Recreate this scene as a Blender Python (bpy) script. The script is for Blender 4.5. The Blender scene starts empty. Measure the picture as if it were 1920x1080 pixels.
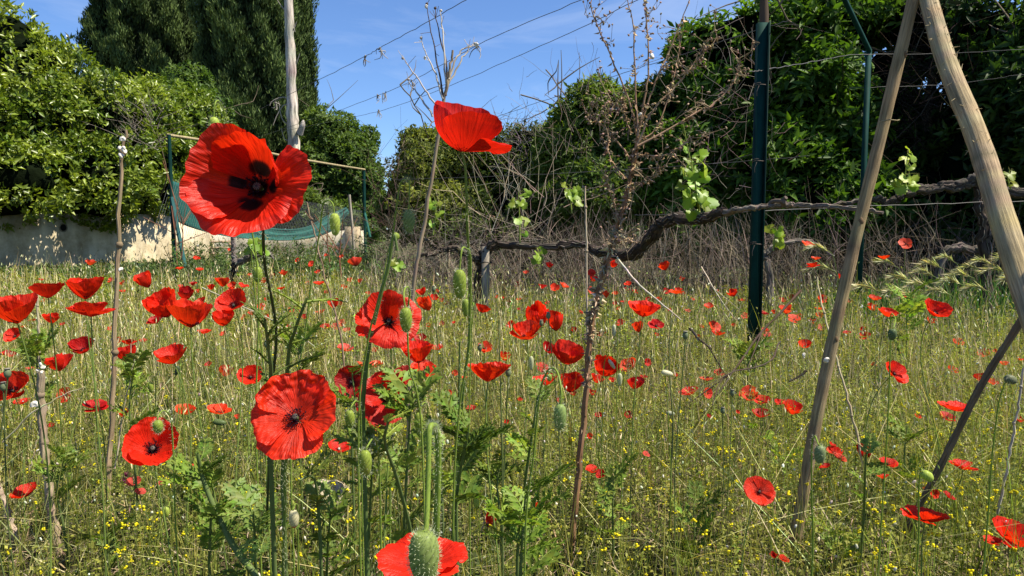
import bpy, math, random
import numpy as np
from mathutils import Vector, Quaternion, Matrix
R = math.radians
rng = np.random.default_rng(7)
random.seed(7)
S = bpy.context.scene
COL = S.collection

# ------------------------------------------------------------------ camera, world, sun
F = 1321.0                        # focal length in pixels of the 1920 wide frame
CAMZ = 0.70
PITCH = R(-4.8)
cam = bpy.data.objects.new('camera', bpy.data.cameras.new('camera'))
COL.objects.link(cam)
cam.location = (0, 0, CAMZ)
cam.rotation_euler = (R(90) + PITCH, 0, 0)
cam.data.sensor_width = 36
cam.data.lens = 36 * F / 1920
cam.data.clip_start = 0.02
cam.data.clip_end = 1000
S.camera = cam

SUN_EL, SUN_AZ = R(58), R(-12)      # azimuth measured from +X towards +Y
sd = Vector((math.cos(SUN_EL) * math.cos(SUN_AZ), math.cos(SUN_EL) * math.sin(SUN_AZ), math.sin(SUN_EL)))
sun = bpy.data.objects.new('sun', bpy.data.lights.new('sun', 'SUN'))
COL.objects.link(sun)
sun.data.energy = 5.0
sun.data.angle = R(0.53)
sun.data.color = (1.0, 0.93, 0.78)
sun.rotation_euler = sd.to_track_quat('Z', 'Y').to_euler()
sun.location = (3, 0, 6)

W = bpy.data.worlds.new('World'); S.world = W; W.use_nodes = True
nt = W.node_tree; nt.nodes.clear()
out = nt.nodes.new('ShaderNodeOutputWorld'); bg = nt.nodes.new('ShaderNodeBackground')
sky = nt.nodes.new('ShaderNodeTexSky'); sky.sky_type = 'NISHITA'; sky.sun_disc = False
sky.sun_elevation = SUN_EL; sky.sun_rotation = math.pi / 2 - SUN_AZ
sky.altitude = 600; sky.air_density = 1.0; sky.dust_density = 0.3; sky.ozone_density = 4.0
bg.inputs['Strength'].default_value = 0.072
tc = nt.nodes.new('ShaderNodeTexCoord'); mp = nt.nodes.new('ShaderNodeMapping')
mp.inputs['Scale'].default_value = (1.6, 1.6, 9.0); mp.inputs['Rotation'].default_value = (0.25, 0.1, 0)
nz = nt.nodes.new('ShaderNodeTexNoise'); nz.inputs['Scale'].default_value = 2.3; nz.inputs['Detail'].default_value = 7
nz.inputs['Roughness'].default_value = 0.6; nz.inputs['Distortion'].default_value = 0.6
cr = nt.nodes.new('ShaderNodeValToRGB')
cr.color_ramp.elements[0].position = 0.47; cr.color_ramp.elements[0].color = (0, 0, 0, 1)
cr.color_ramp.elements[1].position = 0.80; cr.color_ramp.elements[1].color = (0.26, 0.26, 0.26, 1)
mx = nt.nodes.new('ShaderNodeMixRGB'); mx.inputs[2].default_value = (6.2, 7.0, 8.6, 1)
tint = nt.nodes.new('ShaderNodeMixRGB'); tint.blend_type = 'MULTIPLY'; tint.inputs[0].default_value = 1
tint.inputs[2].default_value = (0.84, 1.0, 1.24, 1)
nt.links.new(tc.outputs['Generated'], mp.inputs[0]); nt.links.new(mp.outputs[0], nz.inputs[0])
nt.links.new(nz.outputs[0], cr.inputs[0]); nt.links.new(cr.outputs[0], mx.inputs[0])
nt.links.new(sky.outputs[0], tint.inputs[1]); nt.links.new(tint.outputs[0], mx.inputs[1])
nt.links.new(mx.outputs[0], bg.inputs[0]); nt.links.new(bg.outputs[0], out.inputs[0])

S.view_settings.view_transform = 'Standard'; S.view_settings.look = 'None'
S.view_settings.exposure = 1.0; S.view_settings.gamma = 1.0
S.cycles.max_bounces = 6; S.cycles.diffuse_bounces = 3; S.cycles.transmission_bounces = 4
S.cycles.transparent_max_bounces = 8

cp, sp = math.cos(PITCH), math.sin(PITCH)
def P(px, py, Y):
    """world point on the pixel's ray at world depth Y (1920x1080 pixel coordinates)"""
    a = (px - 960) / F; b = -(py - 540) / F
    dy = cp - b * sp; dz = sp + b * cp
    k = Y / dy
    return np.array([a * k, Y, CAMZ + dz * k])
def ground_y(px, py):
    b = -(py - 540) / F
    dy = cp - b * sp; dz = sp + b * cp
    return CAMZ * dy / -dz

# ------------------------------------------------------------------ materials
def mat(name, build):
    m = bpy.data.materials.new(name); m.use_nodes = True
    n = m.node_tree; n.nodes.clear()
    o = n.nodes.new('ShaderNodeOutputMaterial')
    n.links.new(build(n).outputs[0], o.inputs['Surface'])
    return m
def attr_col(n):
    a = n.nodes.new('ShaderNodeAttribute'); a.attribute_name = 'Col'; return a
def leafy(name, trans=0.35, gloss=0.12, rough=0.4, tint=(1.2, 1.25, 0.5)):
    def b(n):
        a = attr_col(n)
        d = n.nodes.new('ShaderNodeBsdfDiffuse'); t = n.nodes.new('ShaderNodeBsdfTranslucent')
        g = n.nodes.new('ShaderNodeBsdfGlossy'); g.inputs['Roughness'].default_value = rough
        mt = n.nodes.new('ShaderNodeMixRGB'); mt.blend_type = 'MULTIPLY'; mt.inputs[0].default_value = 1
        mt.inputs[2].default_value = (*tint, 1)
        n.links.new(a.outputs['Color'], d.inputs[0]); n.links.new(a.outputs['Color'], mt.inputs[1])
        n.links.new(mt.outputs[0], t.inputs[0])
        m1 = n.nodes.new('ShaderNodeMixShader'); m1.inputs[0].default_value = trans
        n.links.new(d.outputs[0], m1.inputs[1]); n.links.new(t.outputs[0], m1.inputs[2])
        if not gloss: return m1
        fr = n.nodes.new('ShaderNodeLayerWeight'); fr.inputs[0].default_value = 0.35
        mu = n.nodes.new('ShaderNodeMath'); mu.operation = 'MULTIPLY_ADD'
        mu.inputs[1].default_value = gloss; mu.inputs[2].default_value = gloss * 0.35
        n.links.new(fr.outputs['Fresnel'], mu.inputs[0])
        m2 = n.nodes.new('ShaderNodeMixShader'); n.links.new(mu.outputs[0], m2.inputs[0])
        n.links.new(m1.outputs[0], m2.inputs[1]); n.links.new(g.outputs[0], m2.inputs[2])
        return m2
    return mat(name, b)
def rough_mat(name, rough=0.8, scale=30, stretch=(1, 1, 1), var=0.5, bump=0.4, spec=0.3, metallic=0.0, dist=0.004, uv=False):
    """attribute colour broken up by noise, with bump"""
    def b(n):
        a = attr_col(n)
        t = n.nodes.new('ShaderNodeTexCoord'); m = n.nodes.new('ShaderNodeMapping'); m.inputs['Scale'].default_value = stretch
        z = n.nodes.new('ShaderNodeTexNoise'); z.inputs['Scale'].default_value = scale; z.inputs['Detail'].default_value = 6
        z.inputs['Roughness'].default_value = 0.65
        r = n.nodes.new('ShaderNodeMapRange'); r.inputs[1].default_value = 0.3; r.inputs[2].default_value = 0.7
        r.inputs[3].default_value = 1 - var; r.inputs[4].default_value = 1 + var * 0.6
        mu = n.nodes.new('ShaderNodeVectorMath'); mu.operation = 'SCALE'
        n.links.new(t.outputs['UV' if uv else 'Object'], m.inputs[0]); n.links.new(m.outputs[0], z.inputs[0])
        n.links.new(z.outputs[0], r.inputs[0]); n.links.new(a.outputs['Color'], mu.inputs[0]); n.links.new(r.outputs[0], mu.inputs['Scale'])
        p = n.nodes.new('ShaderNodeBsdfPrincipled'); p.inputs['Roughness'].default_value = rough
        p.inputs['Specular IOR Level'].default_value = spec; p.inputs['Metallic'].default_value = metallic
        n.links.new(mu.outputs[0], p.inputs['Base Color'])
        bp = n.nodes.new('ShaderNodeBump'); bp.inputs['Strength'].default_value = bump; bp.inputs['Distance'].default_value = dist
        n.links.new(z.outputs[0], bp.inputs['Height']); n.links.new(bp.outputs[0], p.inputs['Normal'])
        return p
    return mat(name, b)
def petal_mat():
    def b(n):
        a = attr_col(n)
        oi = n.nodes.new('ShaderNodeObjectInfo')
        t = n.nodes.new('ShaderNodeUVMap'); m = n.nodes.new('ShaderNodeMapping'); m.inputs['Scale'].default_value = (26, 1.6, 1)
        z = n.nodes.new('ShaderNodeTexNoise'); z.inputs['Scale'].default_value = 1.6; z.inputs['Detail'].default_value = 5
        n.links.new(t.outputs[0], m.inputs[0]); n.links.new(m.outputs[0], z.inputs[0])
        r = n.nodes.new('ShaderNodeMapRange'); r.inputs[1].default_value = 0.3; r.inputs[2].default_value = 0.7
        r.inputs[3].default_value = 0.74; r.inputs[4].default_value = 1.16
        n.links.new(z.outputs[0], r.inputs[0])
        mu = n.nodes.new('ShaderNodeVectorMath'); mu.operation = 'SCALE'
        n.links.new(a.outputs['Color'], mu.inputs[0]); n.links.new(r.outputs[0], mu.inputs['Scale'])
        bp = n.nodes.new('ShaderNodeBump'); bp.inputs['Strength'].default_value = 0.8; bp.inputs['Distance'].default_value = 0.0026
        n.links.new(z.outputs[0], bp.inputs['Height'])
        d = n.nodes.new('ShaderNodeBsdfDiffuse'); tr = n.nodes.new('ShaderNodeBsdfTranslucent')
        g = n.nodes.new('ShaderNodeBsdfGlossy'); g.inputs['Roughness'].default_value = 0.42
        g.inputs[0].default_value = (1, 0.86, 0.84, 1)
        tm = n.nodes.new('ShaderNodeMixRGB'); tm.blend_type = 'MULTIPLY'; tm.inputs[0].default_value = 1
        tm.inputs[2].default_value = (1.05, 1.2, 0.5, 1)
        n.links.new(mu.outputs[0], d.inputs[0]); n.links.new(mu.outputs[0], tm.inputs[1]); n.links.new(tm.outputs[0], tr.inputs[0])
        for q in (d, tr, g): n.links.new(bp.outputs[0], q.inputs['Normal'])
        m1 = n.nodes.new('ShaderNodeMixShader'); m1.inputs[0].default_value = 0.46
        n.links.new(d.outputs[0], m1.inputs[1]); n.links.new(tr.outputs[0], m1.inputs[2])
        m2 = n.nodes.new('ShaderNodeMixShader'); m2.inputs[0].default_value = 0.018
        n.links.new(m1.outputs[0], m2.inputs[1]); n.links.new(g.outputs[0], m2.inputs[2])
        return m2
    return mat('poppy petal', b)

M = {}
M['petal'] = petal_mat()
M['leaf'] = leafy('leaf', 0.40, 0.035, 0.5)
M['laurel'] = leafy('glossy leaf', 0.34, 0.08, 0.36)
M['grass'] = leafy('grass', 0.40, 0.02, 0.5)
M['dry'] = leafy('dry stem', 0.15, 0.0, tint=(1, 1, .8))
M['needle'] = leafy('cypress foliage', 0.10, 0.03, 0.6)
M['stem'] = leafy('poppy stem', 0.28, 0.03, 0.4)
M['flower'] = leafy('small flower', 0.30, 0.0, tint=(1, 1, 1))
M['bark'] = rough_mat('vine bark', 0.95, 90, (1, 0.10, 1), 0.75, 1.0, 0.1, dist=0.01, uv=True)
M['cane'] = rough_mat('weathered cane', 0.85, 260, (1, 0.045, 1), 0.62, 0.9, 0.15, dist=0.0025, uv=True)
M['deadwood'] = rough_mat('dead trunk', 0.9, 16, (1, 0.10, 1), 0.75, 1.0, 0.15, dist=0.03, uv=True)
M['post'] = rough_mat('green painted steel', 0.75, 25, (1, 1, 0.3), 0.4, 0.1, 0.1)
M['timber'] = rough_mat('grey timber', 0.85, 30, (1, 1, 0.2), 0.5, 0.6, 0.2)
M['wire'] = rough_mat('old wire', 0.6, 90, (1, 1, 1), 0.5, 0.2, 0.5, 0.4)
M['shell'] = rough_mat('snail shell', 0.45, 120, (1, 1, 1), 0.28, 0.2, 0.5, dist=0.0006)
M['stone'] = rough_mat('stone', 0.9, 22, (1, 1, 1), 0.5, 0.8, 0.2, dist=0.01)
M['net'] = rough_mat('shade net', 0.7, 12, (1, 1, 3), 0.4, 0.3, 0.3)
M['inner'] = rough_mat('painted crown shade', 1.0, 6, (1, 1, 1), 0.6, 1.0, 0.0, dist=0.05)

def wall_mat():
    def b(n):
        a = attr_col(n)
        t = n.nodes.new('ShaderNodeTexCoord')
        z = n.nodes.new('ShaderNodeTexNoise'); z.inputs['Scale'].default_value = 1.6; z.inputs['Detail'].default_value = 8; z.inputs['Roughness'].default_value = 0.7
        z2 = n.nodes.new('ShaderNodeTexNoise'); z2.inputs['Scale'].default_value = 22; z2.inputs['Detail'].default_value = 6
        mp = n.nodes.new('ShaderNodeMapping'); mp.inputs['Scale'].default_value = (3, 3, 0.6)
        z3 = n.nodes.new('ShaderNodeTexNoise'); z3.inputs['Scale'].default_value = 1.5; z3.inputs['Detail'].default_value = 5
        n.links.new(t.outputs['Object'], z.inputs[0]); n.links.new(t.outputs['Object'], z2.inputs[0])
        n.links.new(t.outputs['Object'], mp.inputs[0]); n.links.new(mp.outputs[0], z3.inputs[0])
        r = n.nodes.new('ShaderNodeValToRGB')
        r.color_ramp.elements[0].position = 0.34; r.color_ramp.elements[0].color = (0.42, 0.34, 0.22, 1)
        r.color_ramp.elements[1].position = 0.56; r.color_ramp.elements[1].color = (1, 1, 1, 1)
        n.links.new(z.outputs[0], r.inputs[0])
        m1 = n.nodes.new('ShaderNodeMixRGB'); m1.blend_type = 'MULTIPLY'; m1.inputs[0].default_value = 0.9
        n.links.new(a.outputs['Color'], m1.inputs[1]); n.links.new(r.outputs[0], m1.inputs[2])
        r3 = n.nodes.new('ShaderNodeMapRange'); r3.inputs[1].default_value = .35; r3.inputs[2].default_value = .6; r3.inputs[3].default_value = .7; r3.inputs[4].default_value = 1.05
        n.links.new(z3.outputs[0], r3.inputs[0])
        sc = n.nodes.new('ShaderNodeVectorMath'); sc.operation = 'SCALE'; n.links.new(m1.outputs[0], sc.inputs[0]); n.links.new(r3.outputs[0], sc.inputs['Scale'])
        p = n.nodes.new('ShaderNodeBsdfPrincipled'); p.inputs['Roughness'].default_value = 0.95; p.inputs['Specular IOR Level'].default_value = 0.15
        n.links.new(sc.outputs[0], p.inputs['Base Color'])
        bp = n.nodes.new('ShaderNodeBump'); bp.inputs['Strength'].default_value = 0.5; bp.inputs['Distance'].default_value = 0.01
        n.links.new(z2.outputs[0], bp.inputs['Height']); n.links.new(bp.outputs[0], p.inputs['Normal'])
        return p
    return mat('rendered wall', b)
M['wall'] = wall_mat()
def soil_mat():
    def b(n):
        t = n.nodes.new('ShaderNodeTexCoord')
        z = n.nodes.new('ShaderNodeTexNoise'); z.inputs['Scale'].default_value = 9; z.inputs['Detail'].default_value = 10; z.inputs['Roughness'].default_value = 0.7
        z2 = n.nodes.new('ShaderNodeTexNoise'); z2.inputs['Scale'].default_value = 1.2; z2.inputs['Detail'].default_value = 6
        n.links.new(t.outputs['Object'], z.inputs[0]); n.links.new(t.outputs['Object'], z2.inputs[0])
        r = n.nodes.new('ShaderNodeValToRGB'); e = r.color_ramp.elements
        e[0].position = 0.3; e[0].color = (0.035, 0.026, 0.014, 1); e[1].position = 0.7; e[1].color = (0.15, 0.115, 0.065, 1)
        q = e.new(0.5); q.color = (0.08, 0.066, 0.034, 1)
        r2 = n.nodes.new('ShaderNodeValToRGB'); e = r2.color_ramp.elements
        e[0].position = 0.42; e[0].color = (0, 0, 0, 1); e[1].position = 0.58; e[1].color = (.8, .8, .8, 1)
        n.links.new(z.outputs[0], r.inputs[0]); n.links.new(z2.outputs[0], r2.inputs[0])
        m = n.nodes.new('ShaderNodeMixRGB'); m.inputs[2].default_value = (0.055, 0.085, 0.025, 1)
        n.links.new(r2.outputs[0], m.inputs[0]); n.links.new(r.outputs[0], m.inputs[1])
        p = n.nodes.new('ShaderNodeBsdfPrincipled'); p.inputs['Roughness'].default_value = 1; p.inputs['Specular IOR Level'].default_value = 0.1
        n.links.new(m.outputs[0], p.inputs['Base Color'])
        bp = n.nodes.new('ShaderNodeBump'); bp.inputs['Strength'].default_value = 1; bp.inputs['Distance'].default_value = 0.03
        n.links.new(z.outputs[0], bp.inputs['Height']); n.links.new(bp.outputs[0], p.inputs['Normal'])
        return p
    return mat('soil', b)
M['soil'] = soil_mat()

# ------------------------------------------------------------------ mesh building
def norm(v):
    v = np.asarray(v, float)
    return v / (np.linalg.norm(v, axis=-1, keepdims=True) + 1e-12)
class MB:
    """collects geometry (tri/quad index blocks) with a colour per vertex and builds ONE mesh"""
    def __init__(s): s.v = []; s.f3 = []; s.f4 = []; s.c = []; s.uv = []; s.n = 0
    def add(s, v, f, c, uv=None):
        v = np.asarray(v, float).reshape(-1, 3); f = np.asarray(f, int)
        c = np.asarray(c, float)
        if c.ndim == 1: c = np.tile(c, (len(v), 1))
        (s.f3 if f.shape[1] == 3 else s.f4).append(f + s.n)
        s.v.append(v); s.c.append(c[:, :3]); s.uv.append(np.zeros((len(v), 2)) if uv is None else uv); s.n += len(v)
    def tube(s, pts, rad, c, n=6, cap=True, lump=0.0):
        pts = np.asarray(pts, float); k = len(pts)
        rad = np.broadcast_to(np.asarray(rad, float), (k,))
        t = norm(np.gradient(pts, axis=0))
        u = np.zeros((k, 3)); a = np.array([0, 0, 1.]) if abs(t[0][2]) < .9 else np.array([1., 0, 0])
        u[0] = norm(np.cross(t[0], a))
        for i in range(1, k):
            x = u[i - 1] - t[i] * np.dot(u[i - 1], t[i]); u[i] = norm(x)
        w = np.cross(t, u)
        sm_ = n >= 8; nc = n + 1 if sm_ else n           # rounder tubes carry a seam column and UVs in metres
        an = np.arange(nc) * 2 * math.pi / n
        lm = lump * rng.standard_normal((k, n)) if lump else np.zeros((k, n))
        if sm_: lm = np.hstack([lm, lm[:, :1]])
        rr = rad[:, None] * (1 + lm)
        v = pts[:, None, :] + rr[:, :, None] * (np.cos(an)[None, :, None] * u[:, None, :] + np.sin(an)[None, :, None] * w[:, None, :])
        i = np.arange(k - 1)[:, None] * nc; j = np.arange(n)[None, :]; j2 = (j + 1) % nc
        f = np.stack([i + j, i + j2, i + nc + j2, i + nc + j], -1).reshape(-1, 4)
        c = np.asarray(c, float)
        if c.ndim == 2: c = np.repeat(c, nc, 0)
        uv = None
        if sm_:
            al = np.r_[0, np.cumsum(np.linalg.norm(np.diff(pts, axis=0), axis=1))]
            uv = np.stack([np.tile(an * rad.mean(), (k, 1)) + 3.1, np.tile(al[:, None] + 1.7, (1, nc))], -1).reshape(-1, 2)
        s.add(v, f, c, uv)
        if cap:
            for e, b in ((0, pts[0]), (k - 1, pts[-1])):
                vv = np.vstack([v[e][:n], b[None]]); ff = [[a_, (a_ + 1) % n, n] for a_ in range(n)]
                if e == 0: ff = [x[::-1] for x in ff]
                s.add(vv, ff, c if c.ndim == 1 else c[0 if e == 0 else -1])
    def ball(s, ctr, r, c, nu=12, nv=8, axis=None, bump=0.0, seed=0, jag=0.0):
        r = np.broadcast_to(np.asarray(r, float), (3,))
        th = np.linspace(0, math.pi, nv + 1)[:, None]; ph = np.arange(nu) * 2 * math.pi / nu
        d = np.stack([np.sin(th) * np.cos(ph), np.sin(th) * np.sin(ph), np.cos(th) + 0 * ph], -1)
        k = 1 + bump * bumpf(d, seed)[..., None]
        if jag: k = k * (1 + jag * rng.standard_normal(k.shape))
        v = d * r * k
        if axis is not None:
            q = Vector((0, 0, 1)).rotation_difference(Vector(axis)); m = np.array(q.to_matrix())
            v = v @ m.T
        v = v + np.asarray(ctr)
        i = np.arange(nv)[:, None] * nu; j = np.arange(nu)[None, :]; j2 = (j + 1) % nu
        f = np.stack([i + j, i + nu + j, i + nu + j2, i + j2], -1).reshape(-1, 4)
        s.add(v, f, c)
    def box(s, ctr, size, c, rot=None):
        x, y, z = np.array(size) / 2
        v = np.array([[-x,-y,-z],[x,-y,-z],[x,y,-z],[-x,y,-z],[-x,-y,z],[x,-y,z],[x,y,z],[-x,y,z]])
        if rot is not None: v = v @ np.array(rot).T
        s.add(v + np.asarray(ctr), [[0,3,2,1],[4,5,6,7],[0,1,5,4],[1,2,6,5],[2,3,7,6],[3,0,4,7]], c)
    def grid(s, g, c, uv=None):
        a, b = g.shape[:2]
        i = np.arange(a - 1)[:, None] * b; j = np.arange(b - 1)[None, :]
        f = np.stack([i + j, i + j + 1, i + b + j + 1, i + b + j], -1).reshape(-1, 4)
        c = np.asarray(c, float)
        if c.ndim == 3: c = c.reshape(-1, 3)
        s.add(g, f, c, uv)
    def leaves(s, c, ax, nr, L, Wd, col, fold=0.25, droop=0.1, pos=0.45):
        """N folded leaf blades: base c, direction ax, face normal nr"""
        N = len(c); ax = norm(ax); sd_ = norm(np.cross(ax, nr)); nn = np.cross(sd_, ax)
        L = np.broadcast_to(L, (N,))[:, None]; Wd = np.broadcast_to(Wd, (N,))[:, None]
        v = np.empty((N, 4, 3))
        v[:, 0] = c
        v[:, 1] = c + ax * L * pos + sd_ * Wd / 2 + nn * Wd * fold
        v[:, 2] = c + ax * L - nn * L * droop
        v[:, 3] = c + ax * L * pos - sd_ * Wd / 2 + nn * Wd * fold
        b = np.arange(N)[:, None] * 4
        f = np.concatenate([b + np.array([0, 1, 2]), b + np.array([0, 2, 3])], 0)
        col = np.asarray(col, float)
        if col.ndim == 2: col = np.repeat(col, 4, 0)
        s.add(v, f, col)
    def blades(s, base, h, lean, bend, w, col, tipcol=None, K=4, face=None):
        """N upright ribbons; lean: Nx2 horizontal displacement of the tip"""
        N = len(base); t = np.linspace(0, 1, K)[None, :, None]
        h = np.broadcast_to(h, (N,)); w = np.broadcast_to(w, (N,))
        tip = np.zeros((N, 1, 3)); tip[:, 0, :2] = lean; tip[:, 0, 2] = h
        mid = np.zeros((N, 1, 3)); mid[:, 0, :2] = lean * (0.5 - bend)[:, None]; mid[:, 0, 2] = h * (0.5 + 0.15 * bend)
        p = base[:, None, :] + 2 * t * (1 - t) * mid + t * t * tip
        fa = rng.uniform(0, 2 * math.pi, N) if face is None else face
        sd_ = np.stack([np.cos(fa), np.sin(fa), 0 * fa], -1)[:, None, :]
        wt = (w[:, None] * np.array([1, 1, .8, .25, .2, .1])[np.minimum((np.arange(K) * 4 / K).astype(int), 3)][None, :] * 0.5)[..., None]
        wt[:, -1] *= 0.4
        v = np.empty((N, K, 2, 3)); v[:, :, 0] = p - sd_ * wt; v[:, :, 1] = p + sd_ * wt
        b = (np.arange(N) * 2 * K)[:, None, None] + (np.arange(K - 1) * 2)[None, :, None]
        f = (b + np.array([0, 1, 3, 2])[None, None, :]).reshape(-1, 4)
        if tipcol is None: tipcol = col
        cc = col[:, None, None, :] * (1 - t[..., None]) + tipcol[:, None, None, :] * t[..., None]
        cc = np.broadcast_to(cc, (N, K, 2, 3)).reshape(-1, 3)
        s.add(v, f, cc)
        return p
    def twigs(s, pts, rad, col):
        """N polylines (N,K,3) with radii (N,K) as 3 sided tubes"""
        N, K = pts.shape[:2]
        t = norm(pts[:, -1] - pts[:, 0]); a = np.where(np.abs(t[:, 2:3]) < .8, [[0, 0, 1.]], [[1., 0, 0]])
        u = norm(np.cross(t, a)); w = np.cross(t, u)
        v = np.empty((N, K, 3, 3))
        for q in range(3):
            an = q * 2.0944
            v[:, :, q] = pts + rad[..., None] * (math.cos(an) * u + math.sin(an) * w)[:, None, :]
        b = (np.arange(N) * K * 3)[:, None, None, None] + (np.arange(K - 1) * 3)[None, :, None, None]
        q = np.arange(3)[None, None, :, None]; q2 = (q + 1) % 3
        f = np.concatenate([b + q, b + q2, b + 3 + q2, b + 3 + q], -1).reshape(-1, 4)
        col = np.asarray(col, float)
        if col.ndim == 2: col = np.repeat(col, K * 3, 0)
        s.add(v, f, col)
    def mesh(s, name, m, smooth=False):
        me = bpy.data.meshes.new(name)
        v = np.concatenate(s.v); c = np.concatenate(s.c); uv = np.concatenate(s.uv)
        f3 = np.concatenate(s.f3) if s.f3 else np.zeros((0, 3), int); f4 = np.concatenate(s.f4) if s.f4 else np.zeros((0, 4), int)
        me.vertices.add(len(v)); me.vertices.foreach_set('co', v.astype(np.float32).ravel())
        li = np.concatenate([f3.ravel(), f4.ravel()]).astype(np.int32)
        me.loops.add(len(li)); me.loops.foreach_set('vertex_index', li)
        nf = len(f3) + len(f4); me.polygons.add(nf)
        ls = np.concatenate([np.arange(len(f3)) * 3, len(f3) * 3 + np.arange(len(f4)) * 4]).astype(np.int32)
        me.polygons.foreach_set('loop_start', ls)
        if smooth: me.polygons.foreach_set('use_smooth', np.ones(nf, bool))
        ca = me.color_attributes.new('Col', 'FLOAT_COLOR', 'POINT')
        ca.data.foreach_set('color', np.hstack([c, np.ones((len(c), 1))]).astype(np.float32).ravel())
        if np.any(uv):
            ul = me.uv_layers.new(name='UVMap'); ul.data.foreach_set('uv', uv[li].astype(np.float32).ravel())
        me.update(calc_edges=True); me.validate()
        me.materials.append(m)
        return me
    def build(s, name, m, parent=None, smooth=False, loc=None, quad_mat=None):
        if parent is not None:                       # geometry is given in world space; store it relative to the thing
            s.v = [x - np.array(parent.location) for x in s.v]
        o = bpy.data.objects.new(name, s.mesh(name, m, smooth)); COL.objects.link(o)
        if parent is not None: o.parent = parent
        if loc is not None: o.location = loc
        if quad_mat is not None:                     # the quads are dark filler painted as crown shade, the triangles its leaves
            o.data.materials.append(quad_mat); n3 = sum(len(f) for f in s.f3); n4 = sum(len(f) for f in s.f4)
            o.data.polygons.foreach_set('material_index', np.r_[np.zeros(n3, np.int32), np.ones(n4, np.int32)])
        return o
def bumpf(d, seed):
    r = np.random.default_rng(seed); o = 0
    for k in range(7):
        w = r.normal(0, 1, 3) * (1.6 + k * 1.3); o = o + np.sin(d @ w + r.uniform(0, 6.28)) / (1 + k * .45)
    return o / 2.2
def tag(o, label=None, cat=None, group=None, kind=None):
    if label: o['label'] = label
    if cat: o['category'] = cat
    if group: o['group'] = group
    if kind: o['kind'] = kind
    return o
def thing(name, loc, label, cat, group=None):
    o = bpy.data.objects.new(name, None); COL.objects.link(o); o.location = tuple(float(a) for a in loc)
    o.empty_display_size = 0.05
    return tag(o, label, cat, group)
def link(name, me, parent, loc=None, q=None, sc=None):
    o = bpy.data.objects.new(name, me); COL.objects.link(o); o.parent = parent
    if loc is not None: o.location = tuple(float(a) for a in loc)
    if q is not None: o.rotation_mode = 'QUATERNION'; o.rotation_quaternion = q
    if sc is not None: o.scale = (sc, sc, sc) if np.isscalar(sc) else sc
    return o
def jit(col, n, a=0.2, b=0.08):
    c = np.tile(np.asarray(col, float), (n, 1)) * (1 + a * rng.standard_normal((n, 1))) * (1 + b * rng.standard_normal((n, 3)))
    return np.clip(c, 0.003, 0.95)
def rdir(n):
    return norm(rng.standard_normal((n, 3)))
def bez(p0, p1, p2, p3, n=12):
    t = np.linspace(0, 1, n)[:, None]; p0, p1, p2, p3 = map(np.asarray, (p0, p1, p2, p3))
    return (1 - t) ** 3 * p0 + 3 * t * (1 - t) ** 2 * p1 + 3 * t * t * (1 - t) * p2 + t ** 3 * p3
def spline(pts, n=24, rj=0.0):
    """Catmull-Rom through points"""
    p = np.asarray(pts, float)
    if len(p) == 2: q = p[0] + (p[1] - p[0]) * np.linspace(0, 1, n)[:, None]
    else:
        p = np.vstack([2 * p[0] - p[1], p, 2 * p[-1] - p[-2]]); k = len(p) - 3
        t = np.linspace(0, k - 1e-6, n); i = t.astype(int); u = (t - i)[:, None]
        a, b, c, d = p[i], p[i + 1], p[i + 2], p[i + 3]
        q = .5 * (2 * b + (c - a) * u + (2 * a - 5 * b + 4 * c - d) * u ** 2 + (3 * b - a - 3 * c + d) * u ** 3)
    if rj: q = q + rj * rng.standard_normal(q.shape)
    return q
def ramp(a, b, n): return np.linspace(a, b, n)

# ================================================================== THE SETTING
def ground_h(x, y):
    return 0.02 * np.sin(x * 1.7 + y * .6) * np.cos(y * 1.3 - x * .4) + 0.008 * np.sin(5 * x + 3 * y)
g = MB()
xs = np.concatenate([-np.geomspace(400, 13, 14), np.linspace(-12, 12, 121), np.geomspace(13, 400, 14)])
ys = np.concatenate([-np.geomspace(60, 3.2, 8), np.linspace(-3, 18, 106), np.geomspace(19, 600, 16)])
X, Y = np.meshgrid(xs, ys); Z = np.where(Y < 20, ground_h(X, Y), 0)
g.grid(np.stack([X, Y, Z], -1), (0.1, 0.1, 0.05))
tag(g.build('ground', M['soil'], smooth=True), kind='structure')

# ---------------------------------------------------------------- walls
def wall(name, pts, top, thick, c1, label, cop=None, sink=0.25):
    r = thing(name, (pts[0][0], pts[0][1], 0), label, 'wall', None)
    m = MB()
    for (a, b) in zip(pts[:-1], pts[1:]):
        a = np.array(a, float); b = np.array(b, float); d = norm(b - a); n = np.array([-d[1], d[0]]) * thick
        L = np.linalg.norm(b - a); k = max(2, int(L / .4))
        t = np.linspace(0, 1, k)[:, None]
        f = a + (b - a) * t; bk = f + n
        tz = top + 0.015 * rng.standard_normal(k)
        g_ = np.stack([np.c_[f, np.full(k, -sink)], np.c_[f, tz * .5], np.c_[f, tz], np.c_[bk, tz], np.c_[bk, np.full(k, -sink)]], 0)
        m.grid(g_, c1)
        for e in (0, -1): m.add(g_[[0, 2, 3, 4], e], [[0, 1, 2, 3]], c1)
    m.build('render_coat', M['wall'], r)
    return r
wl = wall('garden_wall', [(-8.9, 8.0), (-7.5, 10.3), (-6.35, 13.0), (-6.0, 14.2)], 0.95, 0.25, (0.68, 0.58, 0.40),
     'rendered retaining wall under the leafy hedge, shaded above and sunlit along its foot')
d0 = norm(np.array([P(120, 428, 11.05)[0] + 7.17, 0, 0])) if False else None
hole = MB()
hp = np.array([-7.11, 11.2, 0.72]); hn = norm(np.array([0.92, -0.39, 0]))
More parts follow.
